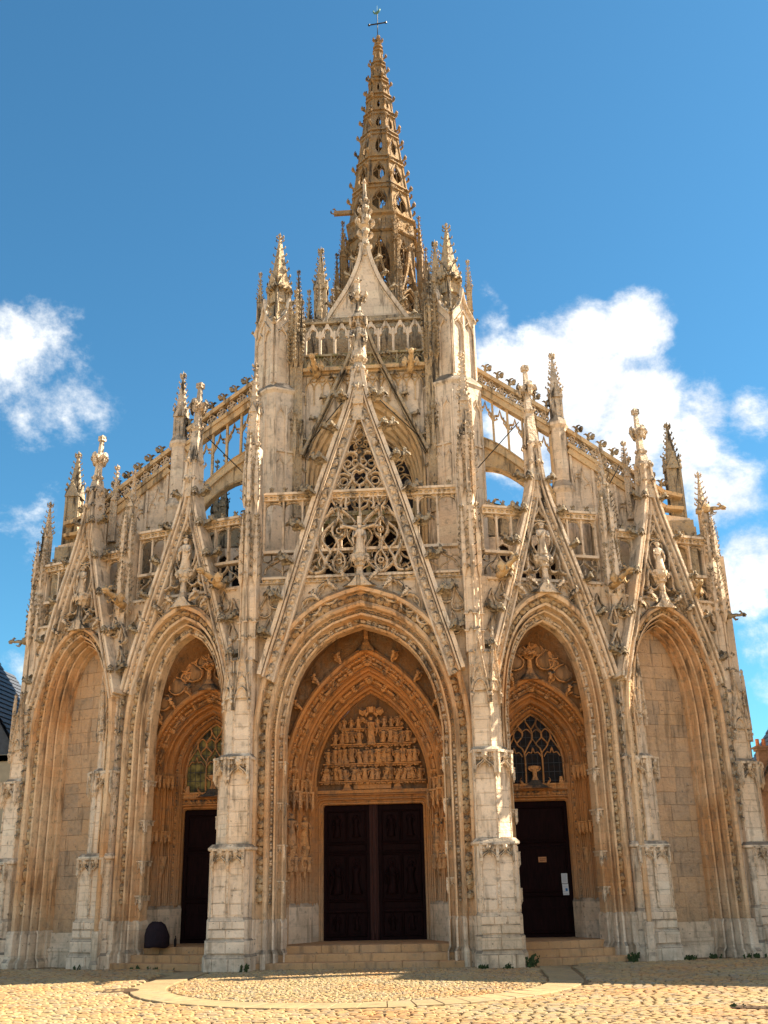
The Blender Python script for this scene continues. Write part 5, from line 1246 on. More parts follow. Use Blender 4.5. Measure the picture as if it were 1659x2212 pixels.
g = G(); g.lathe(WG, 0, -.05, [(19.3, .12), (19.7, .09), (20.3, .10), (20.35, .2), (20.5, .1), (21.2, .07), (21.9, .05), (22.1, .02)], 6)
for z, s_ in ((19.55, .24), (19.95, .28), (20.35, .34), (20.8, .26), (21.2, .18), (21.9, .10)):
    for k in range(4):
        a = k * pi / 2 + .4; g.stamp(CRK, crk_mat(WG(0, -.05, z), Vector((cos(a), sin(a), 0)), (0, 0, 1), s_))
obj('finial', g, CARV, gab)
g = G(); g.grid([[(-1.5, y, 16.6), (0, y, 19.2), (1.5, y, 16.6)] for y in (2.9, 8.2)], False); g.box(W0, -2.1, 2.1, -16, -2.9, 8, 16.6); obj('nave_roof', g, SLATE, church)

# ---- turrets either side of the nave front
def octa(r, rot=pi / 8, n=8): return [(r * cos(rot + 2 * pi * k / n), r * sin(rot + 2 * pi * k / n)) for k in range(n)]
TF = frame(2.44, 1.93)
dia = [(0, .55), (-.56, 0), (0, -.55), (.56, 0)]
g = G()
g.stack(TF, [(-.84, .10), (-.62, .36), (-.05, .66), (.16, .60), (.70, .10), (.70, -.6), (-.84, -.6)], [(6.5, .02), (14.25, .0), (14.33, .06), (14.38, .06), (14.62, -.16)])
tur = twin(obj('turret', g, PALE, church))
g = G()
for (p, q) in (((-.62, .36), (-.05, .66)), ((.16, .60), (.70, .10))):
    a, b = Vector(TF(p[0], p[1], 0)), Vector(TF(q[0], q[1], 0)); L_ = (b - a).length; f = frame(a.x, a.y, atan2(b.y - a.y, b.x - a.x))
    for u in (.04, L_ / 2, L_ - .04): g.box(f, u - .022, u + .022, .0, .055, 10.9, 13.9)
    for c in (L_ * .27, L_ * .73): g.bar(f, shift(ogee(L_ * .20, .42, 13.45, 4), c), .03, .05, .05); g.bar(f, shift(ogee(L_ * .20, .42, 12.0, 4), c), .025, .04, .04)
    g.box(f, .02, L_ - .02, 0, .05, 12.5, 12.56)
for (u, w) in ((-.62, .36), (-.05, .66), (.16, .60), (.70, .10)): g.tube([TF(u, w, 10.8), TF(u, w, 14.2)], .03, 5, False)
obj('panelling', g, PALE, tur, kind='stuff')
g = G(); g.stack(TF, dia, [(14.3, .06), (16.45, .06)]); obj('turret_shaft', g, PALE, tur)
for k in range(4):
    f = frame(2.44, 1.93, radians(45) + k * pi / 2); R_ = .41 + .045; W_ = R_
    g = G()
    for u in (-.40, 0, .40): g.box(f, u - .028, u + .028, W_ - .0, W_ + .05, 14.55, 16.45)
    for c in (-.2, .2): g.bar(f, shift([(-.17, 16.0), (-.15, 16.15), (-.04, 16.25), (0, 16.33), (.04, 16.25), (.15, 16.15), (.17, 16.0)], c), .035, W_ + .045, .05)
    g.add([f(-.42, W_, 16.25), f(.42, W_, 16.25), f(.42, W_, 16.45), f(0, W_, 17.15), f(-.42, W_, 16.45)], [(0, 1, 2, 3, 4)])
    og = spl([(-.46, 16.38), (-.34, 16.52), (-.16, 16.74), (-.06, 16.98), (0, 17.3)], 2); og = og + [(-x, z) for x, z in reversed(og[:-1])]
    g.bar(f, og, .06, W_ + .09, .12); g.bar(f, shift([(-.24, 16.3), (0, 16.62), (.24, 16.3)], 0), .03, W_ + .05, .05)
    obj('turret_gablet', g, PALE, tur)
    for sx in (-1, 1):
        for (u, z) in ((.44, 16.42), (.26, 16.66), (.1, 16.95)): crk_inst(CROK, crk_mat(f(sx * u, W_ + .06, z), f.u * sx, (0, 0, 1), .13), tur)
g = G(); cg = G()
pinn(g, 2.44, 1.93, 16.6, 17.85, 19.7, .25, pi / 4, 7, .13, cg)
spts = [(2.44 + .56, 1.93), (2.44 - .56, 1.93), (2.44, 1.93 - .52), (2.44, 1.93 + .52)]
for i, (x, y_) in enumerate(spts[:2] + spts[3:]):
    pinn(g, x, y_, 16.2, 17.45, 18.45, .075, 0, 6, .07, cg)
    d = Vector((x - 2.44, y_ - 1.93, 0)).normalized()
    a = Vector((x, y_, 17.3)); b = Vector((2.44, 1.93, 17.75)); m = (a + b) / 2 + Vector((0, 0, -.05))
    g.tube([tuple(a), tuple(m), tuple(b - d * .15)], [.035, .03, .04], 5, False); g.tube([tuple(a - Vector((0, 0, .4))), tuple(m - Vector((0, 0, .42))), tuple(b - Vector((0, 0, .3)) - d * .15)], [.03, .025, .035], 5, False)
for z in (17.3, 18.0): g.lathe(W0, 2.44, -1.93, [(z - .03, .2), (z, .3), (z + .05, .18)], 8)
obj('turret_pinnacle', g, PINB, tur); obj('crocket_row', cg, SOOT, tur, kind='stuff')
for k in range(8):
    a = pi / 8 + k * pi / 4; o = Vector((cos(a), sin(a), 0)); crk_inst(CROK, crk_mat((2.44 + o.x * .2, 1.93 + o.y * .2, 17.7), o, (0, 0, 1), .22), tur)
# foliate pinnacle strip on the inner flank of the turret
g = G(); cg = G(); f = frame(1.86, 1.62)
g.stack(f, [(-.16, -.2), (-.16, .06), (0, .14), (.16, .06), (.16, -.2)], [(10.7, 0), (15.1, 0)])
for u in (-.16, 0, .16): g.tube([f(u, .06 if u else .14, 10.8), f(u, .06 if u else .14, 15.0)], .02, 5, False)
for zb, zt in ((12.6, 13.7),):
    for (u, w, q) in ((-.16, .10, .8), (0, .18, 1), (.16, .10, .85)):
        x, y_, _ = f(u, w, 0); ff = frame(x, y_); g.prism(ff, [(-.05, -.05), (.05, -.05), (.05, .05), (-.05, .05)], zb, zb - .25, .1); g.box(ff, -.05, .05, -.05, .05, zb, zb + .5 * q); spirelet(g, x, y_, zb + .5 * q, zb + 1.1 * q, .07, 4, pi / 4, 4, .08, True, cg)
for k, (u, w) in enumerate(((-.14, .06), (0, .16), (.14, .06))):
    x, y_, _ = f(u, w, 0); ff = frame(x, y_); g.prism(ff, [(-.06, -.06), (.06, -.06), (.06, .06), (-.06, .06)], 15.25, 14.85, .1); pinn(g, x, y_, 15.25, 16.1 - .1 * (k % 2), 17.5 - .3 * abs(k - 1), .06, 0, 7, .09, cg)
    for t in range(7): cg.stamp(CRK, crk_mat(f(u, w + .06, 15.2 + t * .13), f.w + f.u * (k - 1), (0, 0, 1), .13))
obj('foliate_pinnacle', g, PINB, tur); obj('crocket_row', cg, SOOT, tur, kind='stuff')

# ---- pinnacle groups in front of the spire
g = G(); cg = G()
pinn(g, 2.04, 7.8, 18.6, 21.5, 23.2, .22, 0, 6, .14, cg)
for (dx, dy) in ((.42, 0), (-.42, 0), (0, -.42), (.72, .1), (-.72, .1)): pinn(g, 2.04 + dx, 7.8 + dy, 18.4, 20.4 - abs(dx) * .4, 21.9 - abs(dx) * .9, .09, 0, 6, .09, cg)
g.box(frame(2.04, 7.8), -.6, .6, -.5, .4, 15, 19.2)
f = frame(2.04, 7.3); g.bar(f, ogee(.34, .9, 19.2, 5), .07, 0, .1)
pg = twin(obj('pinnacle_group', g, PINB, church)); obj('crocket_row', cg, SOOT, pg, kind='stuff')

# ---- flying buttresses
FY = frame(0, 2.1)
def inclined(g, a, b, t, w, d, flat=True): g.bar(FY, [a, b], t, w, d, flat=flat)
g = G()
T0, T1, T2, T3 = (3.05, 15.0), (4.96, 13.58), (5.40, 13.02), (7.75, 11.12)
for a, b in ((T0, T1), (T2, T3), (T3, (8.2, 10.98))):
    inclined(g, a, b, .10, .16, .34); inclined(g, (a[0], a[1] - .42), (b[0], b[1] - (.42 if b[0] < 8 else .34)), .09, .16, .34)
inclined(g, (3.05, 14.42), (4.96, 13.00), .16, .12, .26)
inclined(g, (5.40, 12.44), (7.6, 10.62), .16, .12, .26)
fb = twin(obj('flying_buttress', g, WARM, church))
g = G()
for a, b, n_ in ((T0, T1, 7), (T2, T3, 9)):
    for k in range(n_):
        t = (k + .5) / n_; x, z = lerp(a[0], b[0], t), lerp(a[1], b[1], t) - .22
        for (dx, dz) in ((-.08, .045), (.08, -.06), (0, .10), (0, -.11)): g.bar(FY, ring(x + dx * .8, z + dz * .8, .062, 7), .026, .10, .12, True)
        g.bar(FY, [(x - .5 * (b[0] - a[0]) / n_, z + .02), (x - .5 * (b[0] - a[0]) / n_ + .02, z - .02)], .04, .1, .12)
obj('quatrefoil_parapet', g, PALE, fb, kind='stuff')
for a, b, n_ in ((T0, T1, 6), (T2, T3, 8)):
    for k in range(n_):
        t = (k + .7) / n_; x, z = lerp(a[0], b[0], t), lerp(a[1], b[1], t)
        crk_inst(SOOT, mat4(FY(x, 0, z + .03), (1, 0, 0), (0, 1, 0), (0, 0, 1), .82), fb, 'crest_crocket', CREST)
g = G()       # tall open lights between beam and arch
ARC = spl([(3.05, 12.95), (3.6, 12.66), (4.3, 12.05), (4.75, 11.55), (4.98, 11.1)], 3)
def zat(path, x):
    for p, q in zip(path, path[1:]):
        if p[0] <= x <= q[0]: return lerp(p[1], q[1], (x - p[0]) / (q[0] - p[0]))
    return path[-1][1]
xs = [3.08, 3.46, 3.85, 4.24, 4.62, 4.95]
for x in xs:
    zt = lerp(14.42, 13.0, (x - 3.05) / 1.91) - .05; g.box(FY, x - .028, x + .028, -.08, .05, zat(ARC, x) - .1, zt)
for x0, x1 in zip(xs, xs[1:]):
    c = (x0 + x1) / 2; zt = lerp(14.42, 13.0, (c - 3.05) / 1.91) - .42; sl = -.74
    l = [(-.17, -.22), (-.14, -.06), (-.05, .0), (-.03, .05), (0, .20)]; l = l + [(-x, z) for x, z in reversed(l[:-1])]
    g.bar(FY, [(c + x, zt + z + x * sl) for x, z in l], .035, .04, .1)
    for sx in (-1, 1): g.bar(FY, [(c + sx * .17, zt - .22 + sx * .17 * sl), (c + sx * .08, zt - .12 + sx * .08 * sl), (c + sx * .10, zt - .02)], .028, .02, .06)
obj('open_lights', g, WARM, fb, kind='stuff')
g = G(); IN = spl([(3.05, 12.05), (3.6, 11.95), (4.2, 11.52), (4.7, 10.85), (4.98, 10.2)], 3)
out_ = ARC; inn = IN
g.grid([[FY(x, .14, z) for x, z in out_], [FY(x, .14, z - .25) for x, z in out_], [FY(x, .06, z - .27) for x, z in out_], [FY(x, .06, z) for x, z in inn], [FY(x, -.2, z) for x, z in inn], [FY(x, -.2, z) for x, z in out_], [FY(x, .14, z) for x, z in out_]], False)
g.bar(FY, out_, .06, .17, .4); g.bar(FY, [(x, z + .04) for x, z in inn], .05, .09, .2)
obj('buttress_arch', g, WARM, fb)
# solid outer half with blind lights
g = G(); top = [(5.40, 12.40), (7.62, 10.55), (8.35, 10.4)]
for p, q in zip(top, top[1:]): g.add([FY(p[0], .02, p[1]), FY(q[0], .02, q[1]), FY(q[0], .02, 7.2), FY(p[0], .02, 7.2)], [(0, 1, 2, 3)])
g.box(FY, 5.2, 8.35, -.3, -.0, 7.0, 10.3)
for x in (5.44, 5.98, 6.52, 7.06, 7.6): g.box(FY, x - .03, x + .03, .0, .08, 8, zat(top, min(7.62, x)) - .05)
for x in (5.71, 6.25, 6.79, 7.33):
    zt = zat(top, x) - .42; l = [(-.22, -.3), (-.18, -.1), (-.06, .0), (0, .22)]; l = l + [(-a, z) for a, z in reversed(l[:-1])]
    g.bar(FY, [(x + a, zt + z - a * .82) for a, z in l], .04, .07, .06)
    for sx in (-1, 1): g.bar(FY, ring(x + sx * .13, zt - .24 - sx * .13 * .8, .09, 6, -.4 + (pi if sx > 0 else 0) * 0, pi + .4), .028, .06, .05)
obj('buttress_wall', g, PALE, fb)
g = G(); c8 = octa(.235, 0)
cf = frame(5.18, 2.12)
g.stack(cf, octa(.29, 0), [(6.5, 0), (11.2, 0), (11.3, .05), (11.36, .05), (11.56, -.05)]); g.stack(cf, c8, [(11.4, 0), (13.06, 0), (13.16, .06), (13.24, .06), (13.42, -.04)])
col = twin(obj('buttress_column', g, PALE, church))
g = G(); pinn(g, 5.18, 2.12, 13.3, 14.05, 15.4, .165, 0, 7, .11); obj('pinnacle', g, CARV, col)
g = G(); pinn(g, 8.12, 2.35, 10.3, 11.9, 13.2, .19, 0, 7, .11); o = twin(obj('pinnacle', g, SOOT, church))
g = G(); g.box(frame(8.12, 2.35), -.3, .3, -.4, .3, 7.2, 10.35); obj('pinnacle_base', g, SOOT, o)
for (x, y_, z0, zt) in ((4.62, 5.2, 9, 14.2), (4.92, 5.4, 9, 14.1)):
    g = G(); pinn(g, x, y_, z0, zt - 1.7, zt, .12, 0, 6, .09); twin(obj('pinnacle', g, SOOT, church))
g = G(); pinn(g, 6.85, 2.0, 10.4, 11.6, 12.6, .09, 0, 7, .09); twin(obj('pinnacle', g, CARV, church))
# gargoyles
for sx in (-1, 1):
    gargoyle((sx * 8.78, 2.1, 7.76), (sx * 1, -.15, .0), .62, .055, SOOT)
    gargoyle((sx * 5.98, .75, 8.30), (sx * .35 + .1, -1, .15), .95, .085, WARM)
    gargoyle((sx * 3.28, -.15, 8.42), (sx * .5, -1, .2), .95, .085, WARM)
gargoyle((8.55, 2.2, 10.62), (1, -.1, .02), .75, .07, WARM)
gargoyle((8.1, 1.75, 8.1), (.1, -1, .35), .8, .08, WARM)
# little weather slopes linking the gallery piers to the walls behind
for (F, x) in ((F2p, 0), (F3p, 0)):
    g = G(); zt = 10.2 if F is F2p else 9.7
    g.grid([[F(q, .0, zt - 1.0), F(q, .0, zt - .1), F(q, -1.3, zt + .55), F(q, -1.3, zt - 1.0)] for q in (-.10, .10)], True, True, True); g.bar(F, [(-.14, 0), (-.14, 0.01)], .01, 0) if 0 else None
    twin(obj('gallery_strut', g, SOOT, church))
# ---- aisle fronts behind the gallery
AF = frame(0, 2.62)
g = G()
def wallwin(g, F, u0, u1, z0, z1, wins, w=0., dpt=.2):
    us = sorted(wins); cur = u0
    for (c, hw, a, b) in us:
        g.box(F, cur, c - hw, w - dpt, w, z0, z1); g.box(F, c - hw, c + hw, w - dpt, w, z0, a); 
        l = [(-hw, b - hw * 1.3), (-hw * .8, b - hw * .55), (0, b)]; l = l + [(-x, z) for x, z in reversed(l[:-1])]
        for p, q in zip(l, l[1:]): g.add([F(c + p[0], w, p[1]), F(c + q[0], w, q[1]), F(c + q[0], w, z1), F(c + p[0], w, z1)], [(0, 1, 2, 3)])
        g.grid([[F(c + x, w, z) for x, z in [(-hw, a)] + l + [(hw, a)]], [F(c + x, w - dpt, z) for x, z in [(-hw, a)] + l + [(hw, a)]]], False)
        cur = c + hw
    g.box(F, cur, u1, w - dpt, w, z0, z1)
wins = [(3.55, .15, 8.9, 10.1), (3.95, .15, 8.9, 10.1), (4.5, .15, 8.9, 10.1), (4.9, .15, 8.9, 10.1), (6.6, .16, 8.7, 9.8), (7.1, .16, 8.7, 9.8)]
wallwin(g, AF, 3.1, 8.6, 8.0, 10.35, wins); af = twin(obj('aisle_front', g, PALE, church))
for (c, hw, a, b) in wins:
    g = G(); g.add([AF(c - hw, -.12, a), AF(c + hw, -.12, a), AF(c + hw, -.12, b), AF(c - hw, -.12, b)], [(0, 1, 2, 3)]); obj('pane', g, GLAS, af)
g = G(); q_ = [(0, .45), (2.8, .5), (6.2, 1.5), (8.8, 2.55), (0, 2.62)]; g.grid([[(x, y, z) for x, y in q_] for z in (7.9, 8.12)], True, True, True); obj('gallery_floor', g, PALE, af)
g = G(); rk = [(3.1, 11.25), (4.9, 10.45)]; g.bar(AF, rk, .12, .1, .3, flat=True); g.add([AF(3.1, .0, 11.2), AF(4.9, .0, 10.4), AF(4.9, 0, 10.3), AF(3.1, 0, 10.3)], [(0, 1, 2, 3)])
for k in range(4): g.stamp(CRK, crk_mat(AF(lerp(3.1, 4.9, (k + .5) / 4), .0, lerp(11.28, 10.48, (k + .5) / 4)), (0, 0, 1), (1, 0, 0), .22))
obj('raking_parapet', g, SOOT, af)
g = G()
g.grid([[(3.0, y, 8), (3.0, y, 11.35), (8.6, y, 9.6), (8.6, y, 8.0)] for y in (2.85, 15)], True, True, True); g2 = G()
g2.grid([[(2.2, y, 11.75), (8.8, y, 9.62)] for y in (2.9, 15)], False); obj('aisle_roof', g2, SLATE, af); obj('aisle_body', g, SOOT, af)
g = G(); g.box(W0, 8.4, 9.2, -15, -2.6, 0, 9.5); g.box(W0, 5.0, 9.2, -2.75, -2.5, 0, 8.3) if 0 else None
obj('aisle_wall', g, PALE, af)

# ================================================================== SPIRE
SX, SY = 0.0, 10.3
ap = lambda z: lerp(1.19, .10, (z - 25.6) / (34.75 - 25.6))       # apothem
sp = empty('spire', (0, 0, 0), church)
def face(k):
    a = k * pi / 4 - pi / 2          # outward direction, k=0 faces the square
    return frame(SX, SY, a + pi / 2)
LV = [25.6, 27.1, 28.5, 29.9, 31.0, 31.95, 32.9, 33.8, 34.7]
tn = math.tan(pi / 8)
def openplate(g, f, z0, z1, A, ohw, oz0, oz1, th=.06, n=7):
    zs = sorted(set([z0, z1, oz0, oz1] + [lerp(oz0, oz1, t) for t in (.3, .55, .68, .8, .9, .97)]))
    def o(z):
        if z <= oz0 or z >= oz1: return 0.
        t = (z - oz0) / (oz1 - oz0); return ohw * (1 if t < .6 else max(0, 1 - ((t - .6) / .4) ** 1.15))
    for sx in (-1, 1):
        for d in (0, -th):
            g.grid([[f(sx * (A(z) + d) * tn, A(z) + d, z) for z in zs], [f(sx * o(z), A(z) + d, z) for z in zs]], False)
        zz = [z for z in zs if oz0 <= z <= oz1]
        g.grid([[f(sx * max(o(z), .004), A(z), z) for z in zz], [f(sx * max(o(z), .004), A(z) - th, z) for z in zz]], False)
    g.grid([[f(-ohw, A(oz0), oz0), f(ohw, A(oz0), oz0)], [f(-ohw, A(oz0) - th, oz0), f(ohw, A(oz0) - th, oz0)]], False)
    # hole floor: plain wall under the opening
for i in range(len(LV) - 1):
    z0, z1 = LV[i], LV[i + 1]; g = G(); gb = G(); gt = G()
    for k in range(8):
        f = face(k); hwid_ = ap((z0 + z1) / 2) * tn
        oh = hwid_ * (.60 if i < 2 else .42 if i < 4 else .27 if i < 6 else .14); zo0 = z0 + .12; zo1 = z1 - .36
        if k in (3, 4, 5): oh *= .55; zo1 = lerp(zo0, zo1, .62)
        zs_ = [z0, zo0]
        for sx in (-1, 1): g.grid([[f(sx * ap(z) * tn, ap(z), z) for z in zs_], [f(0, ap(z), z) for z in zs_]], False)
        openplate(g, f, zo0, z1, ap, oh, zo0 + .001, zo1, .07)
        # ribs of the corner
        gb.tube([f(ap(z) * tn, ap(z), z) for z in (z0, (z0 + z1) / 2, z1)], [.052 * (.4 + .6 * ap(z) / 1.1) for z in (z0, (z0 + z1) / 2, z1)], 5, False)
        # band
        zb = z1 - .28
        gb.grid([[f(s_ * (ap(z) + o_) * tn, ap(z) + o_, z) for s_ in (-1, 1)] for z, o_ in ((zb, .0), (zb + .02, .08), (zb + .06, .08), (zb + .07, .01), (z1 - .07, .01), (z1 - .06, .09), (z1 - .01, .09), (z1 + .05, .0))], False)
        if i < 4:
            m = lambda x, z: None
            q = lambda x, z, d=.04: f(x, ap(z) + d, z)
            gt.grid([[q(x - .02 * 0, z) for x, z in ((-oh, zo0), (-oh, lerp(zo0, zo1, .55)), (-oh * .7, lerp(zo0, zo1, .8)), (0, zo1 + .06), (oh * .7, lerp(zo0, zo1, .8)), (oh, lerp(zo0, zo1, .55)), (oh, zo0))],
                     [q(x * 1.14, z + .035) for x, z in ((-oh, zo0), (-oh, lerp(zo0, zo1, .55)), (-oh * .7, lerp(zo0, zo1, .8)), (0, zo1 + .08), (oh * .7, lerp(zo0, zo1, .8)), (oh, lerp(zo0, zo1, .55)), (oh, zo0))]], False)
            if 2 <= i < 4: gt.tube([f(0, ap(zo0) - .02, zo0), f(0, ap(zo1) - .02, zo1)], .014, 4, False)
            if i < 2:
                gt.tube([f(0, ap(zo0) - .02, zo0), f(0, ap(zo0 + .5) - .02, lerp(zo0, zo1, .55))], .022, 4, False)
                for sx in (-1, 1): gt.tube([f(0, ap(zo0 + .5) - .02, lerp(zo0, zo1, .55)), f(sx * oh * .5, ap(zo0 + .7) - .02, lerp(zo0, zo1, .72)), f(0, ap(zo1) - .02, zo1 - .03)], .018, 4, False); gt.tube([f(sx * oh, ap(zo0 + .5) - .02, lerp(zo0, zo1, .5)), f(sx * oh * .5, ap(zo0 + .6) - .02, lerp(zo0, zo1, .62))], .018, 4, False)
            for sx in (-1, 1): gt.stamp(LEAF, leaf_mat(f(sx * hwid_ * .4, ap(z1 - .16) + .02, z1 - .2), f.w, (0, 0, 1), .12 * hwid_ / .4))
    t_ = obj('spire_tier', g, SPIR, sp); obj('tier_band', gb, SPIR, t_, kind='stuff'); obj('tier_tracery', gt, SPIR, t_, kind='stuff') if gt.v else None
for k in range(8):
    a = k * pi / 4 + pi / 8; o = Vector((cos(a), sin(a), 0)); zz = 26.2 if k % 2 else 26.55
    if k in (1, 2): continue
    while zz < 34.2:
        R_ = ap(zz) / cos(pi / 8); crk_inst(SPIR, crk_mat((SX + o.x * R_, SY + o.y * R_, zz), o, (0, 0, .3) if 0 else (0, 0, 1), .29 - .07 * (zz - 26) / 8), sp); zz += .78
g = G(); g.lathe(W0, SX, -SY, [(34.6, .13), (34.8, .12), (34.86, .17), (34.92, .12), (35.0, .10), (35.06, .16), (35.12, .10), (35.25, .05), (35.3, .02)], 8)
for k in range(4):
    a = k * pi / 2 + .2; g.stamp(CRK, crk_mat((SX, SY, 34.98), Vector((cos(a), sin(a), 0)), (0, 0, 1), .26))
obj('spire_tip', g, SPIR, sp)
# iron cross with weathercock (rests on the spire, fixed to it: a part)
g = G(); g.tube([(SX, SY, 35.2), (SX, SY, 36.55)], .018, 6); f = frame(SX, SY, radians(-6))
g.tube([f(-.36, 0, 36.0), f(.36, 0, 36.0)], .03, 6)
for sx in (-1, 1): g.lathe(f, sx * .36, 0, [(35.94, .0), (35.97, .05), (36.03, .05), (36.06, .0)], 6)
cr_ = obj('iron_cross', g, IRON, church)
g = G(); f = frame(SX, SY, radians(-20)); g.tube([f(-.13, 0, 36.62), f(-.02, 0, 36.60), f(.08, 0, 36.66), f(.13, 0, 36.76)], [.03, .07, .05, .03], 6); g.tube([f(-.12, 0, 36.62), f(-.18, 0, 36.74), f(-.14, 0, 36.82)], [.04, .035, .01], 5); g.tube([f(.13, 0, 36.76), f(.18, 0, 36.75)], [.02, .005], 4); g.tube([(SX, SY, 36.5), (SX, SY, 37.0)], .006, 4)
obj('weathercock', g, CUPR, cr_)
# lantern stage under the spire
ln = empty('lantern', (0, 0, 0), church)
lap = lambda z: lerp(1.30, 1.20, (z - 21) / 4.6)
g = G(); gb = G(); gt = G()
for k in range(8):
    f = face(k)
    for sx in (-1, 1): g.grid([[f(sx * lap(z) * tn, lap(z), z) for z in (20.4, 22.0)], [f(0, lap(z), z) for z in (20.4, 22.0)]], False)
    openplate(g, f, 22.0, 25.0, lap, .36, 22.05, 24.55, .16)
    g.grid([[f(s_ * lap(z) * tn, lap(z), z) for s_ in (-1, 1)] for z in (25.0, 25.6)], False)
    gb.grid([[f(s_ * (1.2 + o_) * tn, 1.2 + o_, z) for s_ in (-1, 1)] for z, o_ in ((24.72, .05), (24.76, .16), (24.82, .16), (24.86, .06), (25.45, .03), (25.5, .14), (25.58, .14), (25.66, 0))], False)
    for x in (-.36, -.12, .12, .36):
        for q in range(1): gb.grid([[f(x + r_ * cos(t), 1.28, 25.18 + r_ * 1.2 * sin(t)) for t in [2 * pi * j / 8 for j in range(8)]] for r_ in (.07, .10)], True)
    # window mullions and head tracery
    gt.tube([f(0, 1.2, 22), f(0, 1.2, 24.1)], .035, 4, False)
    for z in (23.6, 24.2):
        for sx in (-1, 1): gt.bar(f, ring(sx * .14, z, .12, 8), .035, 1.22, .06, True)
    gt.bar(f, ring(0, 24.3, .12, 8), .035, 1.22, .06, True)
    # tall ogee gable standing before each window
    W_ = 1.50
    og = spl([(-.56, 21.05), (-.50, 21.7), (-.36, 22.2), (-.18, 22.75), (-.06, 23.3), (0, 23.95)], 2); og = og + [(-x, z) for x, z in reversed(og[:-1])]
    gt.bar(f, og, .075, W_ + .05, .16, flat=True)
    ia = spl([(-.42, 21.05), (-.42, 21.5), (-.30, 21.95), (0, 22.25)], 2); ia = ia + [(-x, z) for x, z in reversed(ia[:-1])]
    gt.bar(f, ia, .11, W_ + .03, .2); gt.bar(f, [(x * .8, 21.05 + (z - 21.05) * .85) for x, z in ia], .05, W_ - .03, .12)
    gt.bar(f, ring(0, 22.62, .12, 8), .04, W_ + .0, .07, True); gt.bar(f, ring(0, 22.62, .045, 5), .02, W_ + .0, .07, True)
    for sx in (-1, 1):
        gt.bar(f, drop(sx * .17, 21.55, .10, .3, sx * -.3), .035, W_ - .06, .08, True)
        for (x, z) in ((.52, 21.6), (.40, 22.05), (.24, 22.55), (.1, 23.15)): gt.stamp(CRK, crk_mat(f(sx * x, W_, z), f.u * sx + f.w * .5, (0, 0, 1), .16))
    for a_ in (0, 1, 2, 3): gt.stamp(CRK, crk_mat(f(0, W_, 23.9), Vector((cos(a_ * pi / 2), sin(a_ * pi / 2), 0)), (0, 0, 1), .17))
    # balustrade below
    for z in (19.95, 20.35, 21.0): gb.grid([[f(s_ * (1.72 + o_) * tn, 1.72 + o_, zz) for s_ in (-1, 1)] for zz, o_ in ((z - .06, -.05), (z - .05, .05), (z + .04, .05), (z + .05, -.1))], False)
    for j in range(6): x = lerp(-.6, .6, j / 5); gb.box(f, x - .025, x + .025, 1.64, 1.72, 20.35, 21.0); gt.bar(f, shift([(-.1, 20.75), (0, 20.92), (.1, 20.75)], x + .12 if j < 5 else x), .035, 1.71, .06)
    g.grid([[f(s_ * 1.66 * tn, 1.66, z) for s_ in (-1, 1)] for z in (16.0, 20.35)], False); g.grid([[f(s_ * r_ * tn, r_, 20.36) for s_ in (-1, 1)] for r_ in (1.66, .6)], False)
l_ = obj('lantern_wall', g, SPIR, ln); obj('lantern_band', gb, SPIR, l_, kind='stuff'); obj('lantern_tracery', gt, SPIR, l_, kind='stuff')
for k in range(8):
    a = k * pi / 4 + pi / 8; g = G()
    x, y_ = SX + 1.58 * cos(a), SY + 1.58 * sin(a); pinn(g, x, y_, 20.4, 24.1, 25.7, .11, a, 7, .09)
    x2, y2 = SX + 1.82 * cos(a), SY + 1.82 * sin(a); pinn(g, x2, y2, 19.6, 22.7, 24.2, .10, a, 6, .09)
    g.tube([(x, y_, 23.6), (SX + 1.3 * cos(a), SY + 1.3 * sin(a), 24.5)], .05, 4, False); g.tube([(x2, y2, 22.4), (x, y_, 23.0)], .04, 4, False)
    obj('pinnacle', g, SPIR, ln)
    g = G(); x3, y3 = SX + 2.02 * cos(a), SY + 2.02 * sin(a); pinn(g, x3, y3, 17.5, 20.9, 22.3, .10, a, 6, .10); obj('pinnacle', g, SPIR, ln)
g = G(); f = frame(-1.0, 9.3); g.box(f, -.75, 0, -.07, .07, 25.72, 25.88); g.stamp(CRK, crk_mat((-1.75, 9.3, 25.8), (-1, 0, 0), (0, 0, 1), .16)); g.stamp(CRK, crk_mat((-1.68, 9.3, 25.9), (0, 0, 1), (-1, 0, 0), .14)); obj('stone_beam', g, SPIR, ln)
g = G()
f = face(0)
for k in range(8):
    for q in range(3):
        f = face(k); crk_ = crk_mat(f(lerp(-.5, .5, q / 2), 1.35, 24.95), f.w, (0, 0, 1), .2); g.stamp(CRK, crk_)
obj('lantern_crockets', g, SPIR, ln)

# ================================================================== WIRES
for (a, b) in (((-.19, .2, 13.6), (-1.61, 1.7, 12.75)), ((.29, .2, 13.57), (1.61, 1.7, 12.75))):
    g = G(); g.tube([a, b], .014, 5); obj('stay_cable', g, IRON, church)
for sx in (-1, 1):
    for (a, b) in (((4.05, .75, 12.75), (2.95, .9, 11.6)), ((6.62, 1.55, 11.75), (6.1, 1.9, 10.95))):
        g = G(); g.tube([(sx * a[0], a[1], a[2]), (sx * b[0], b[1], b[2])], .014, 5); obj('stay_cable', g, IRON, church)

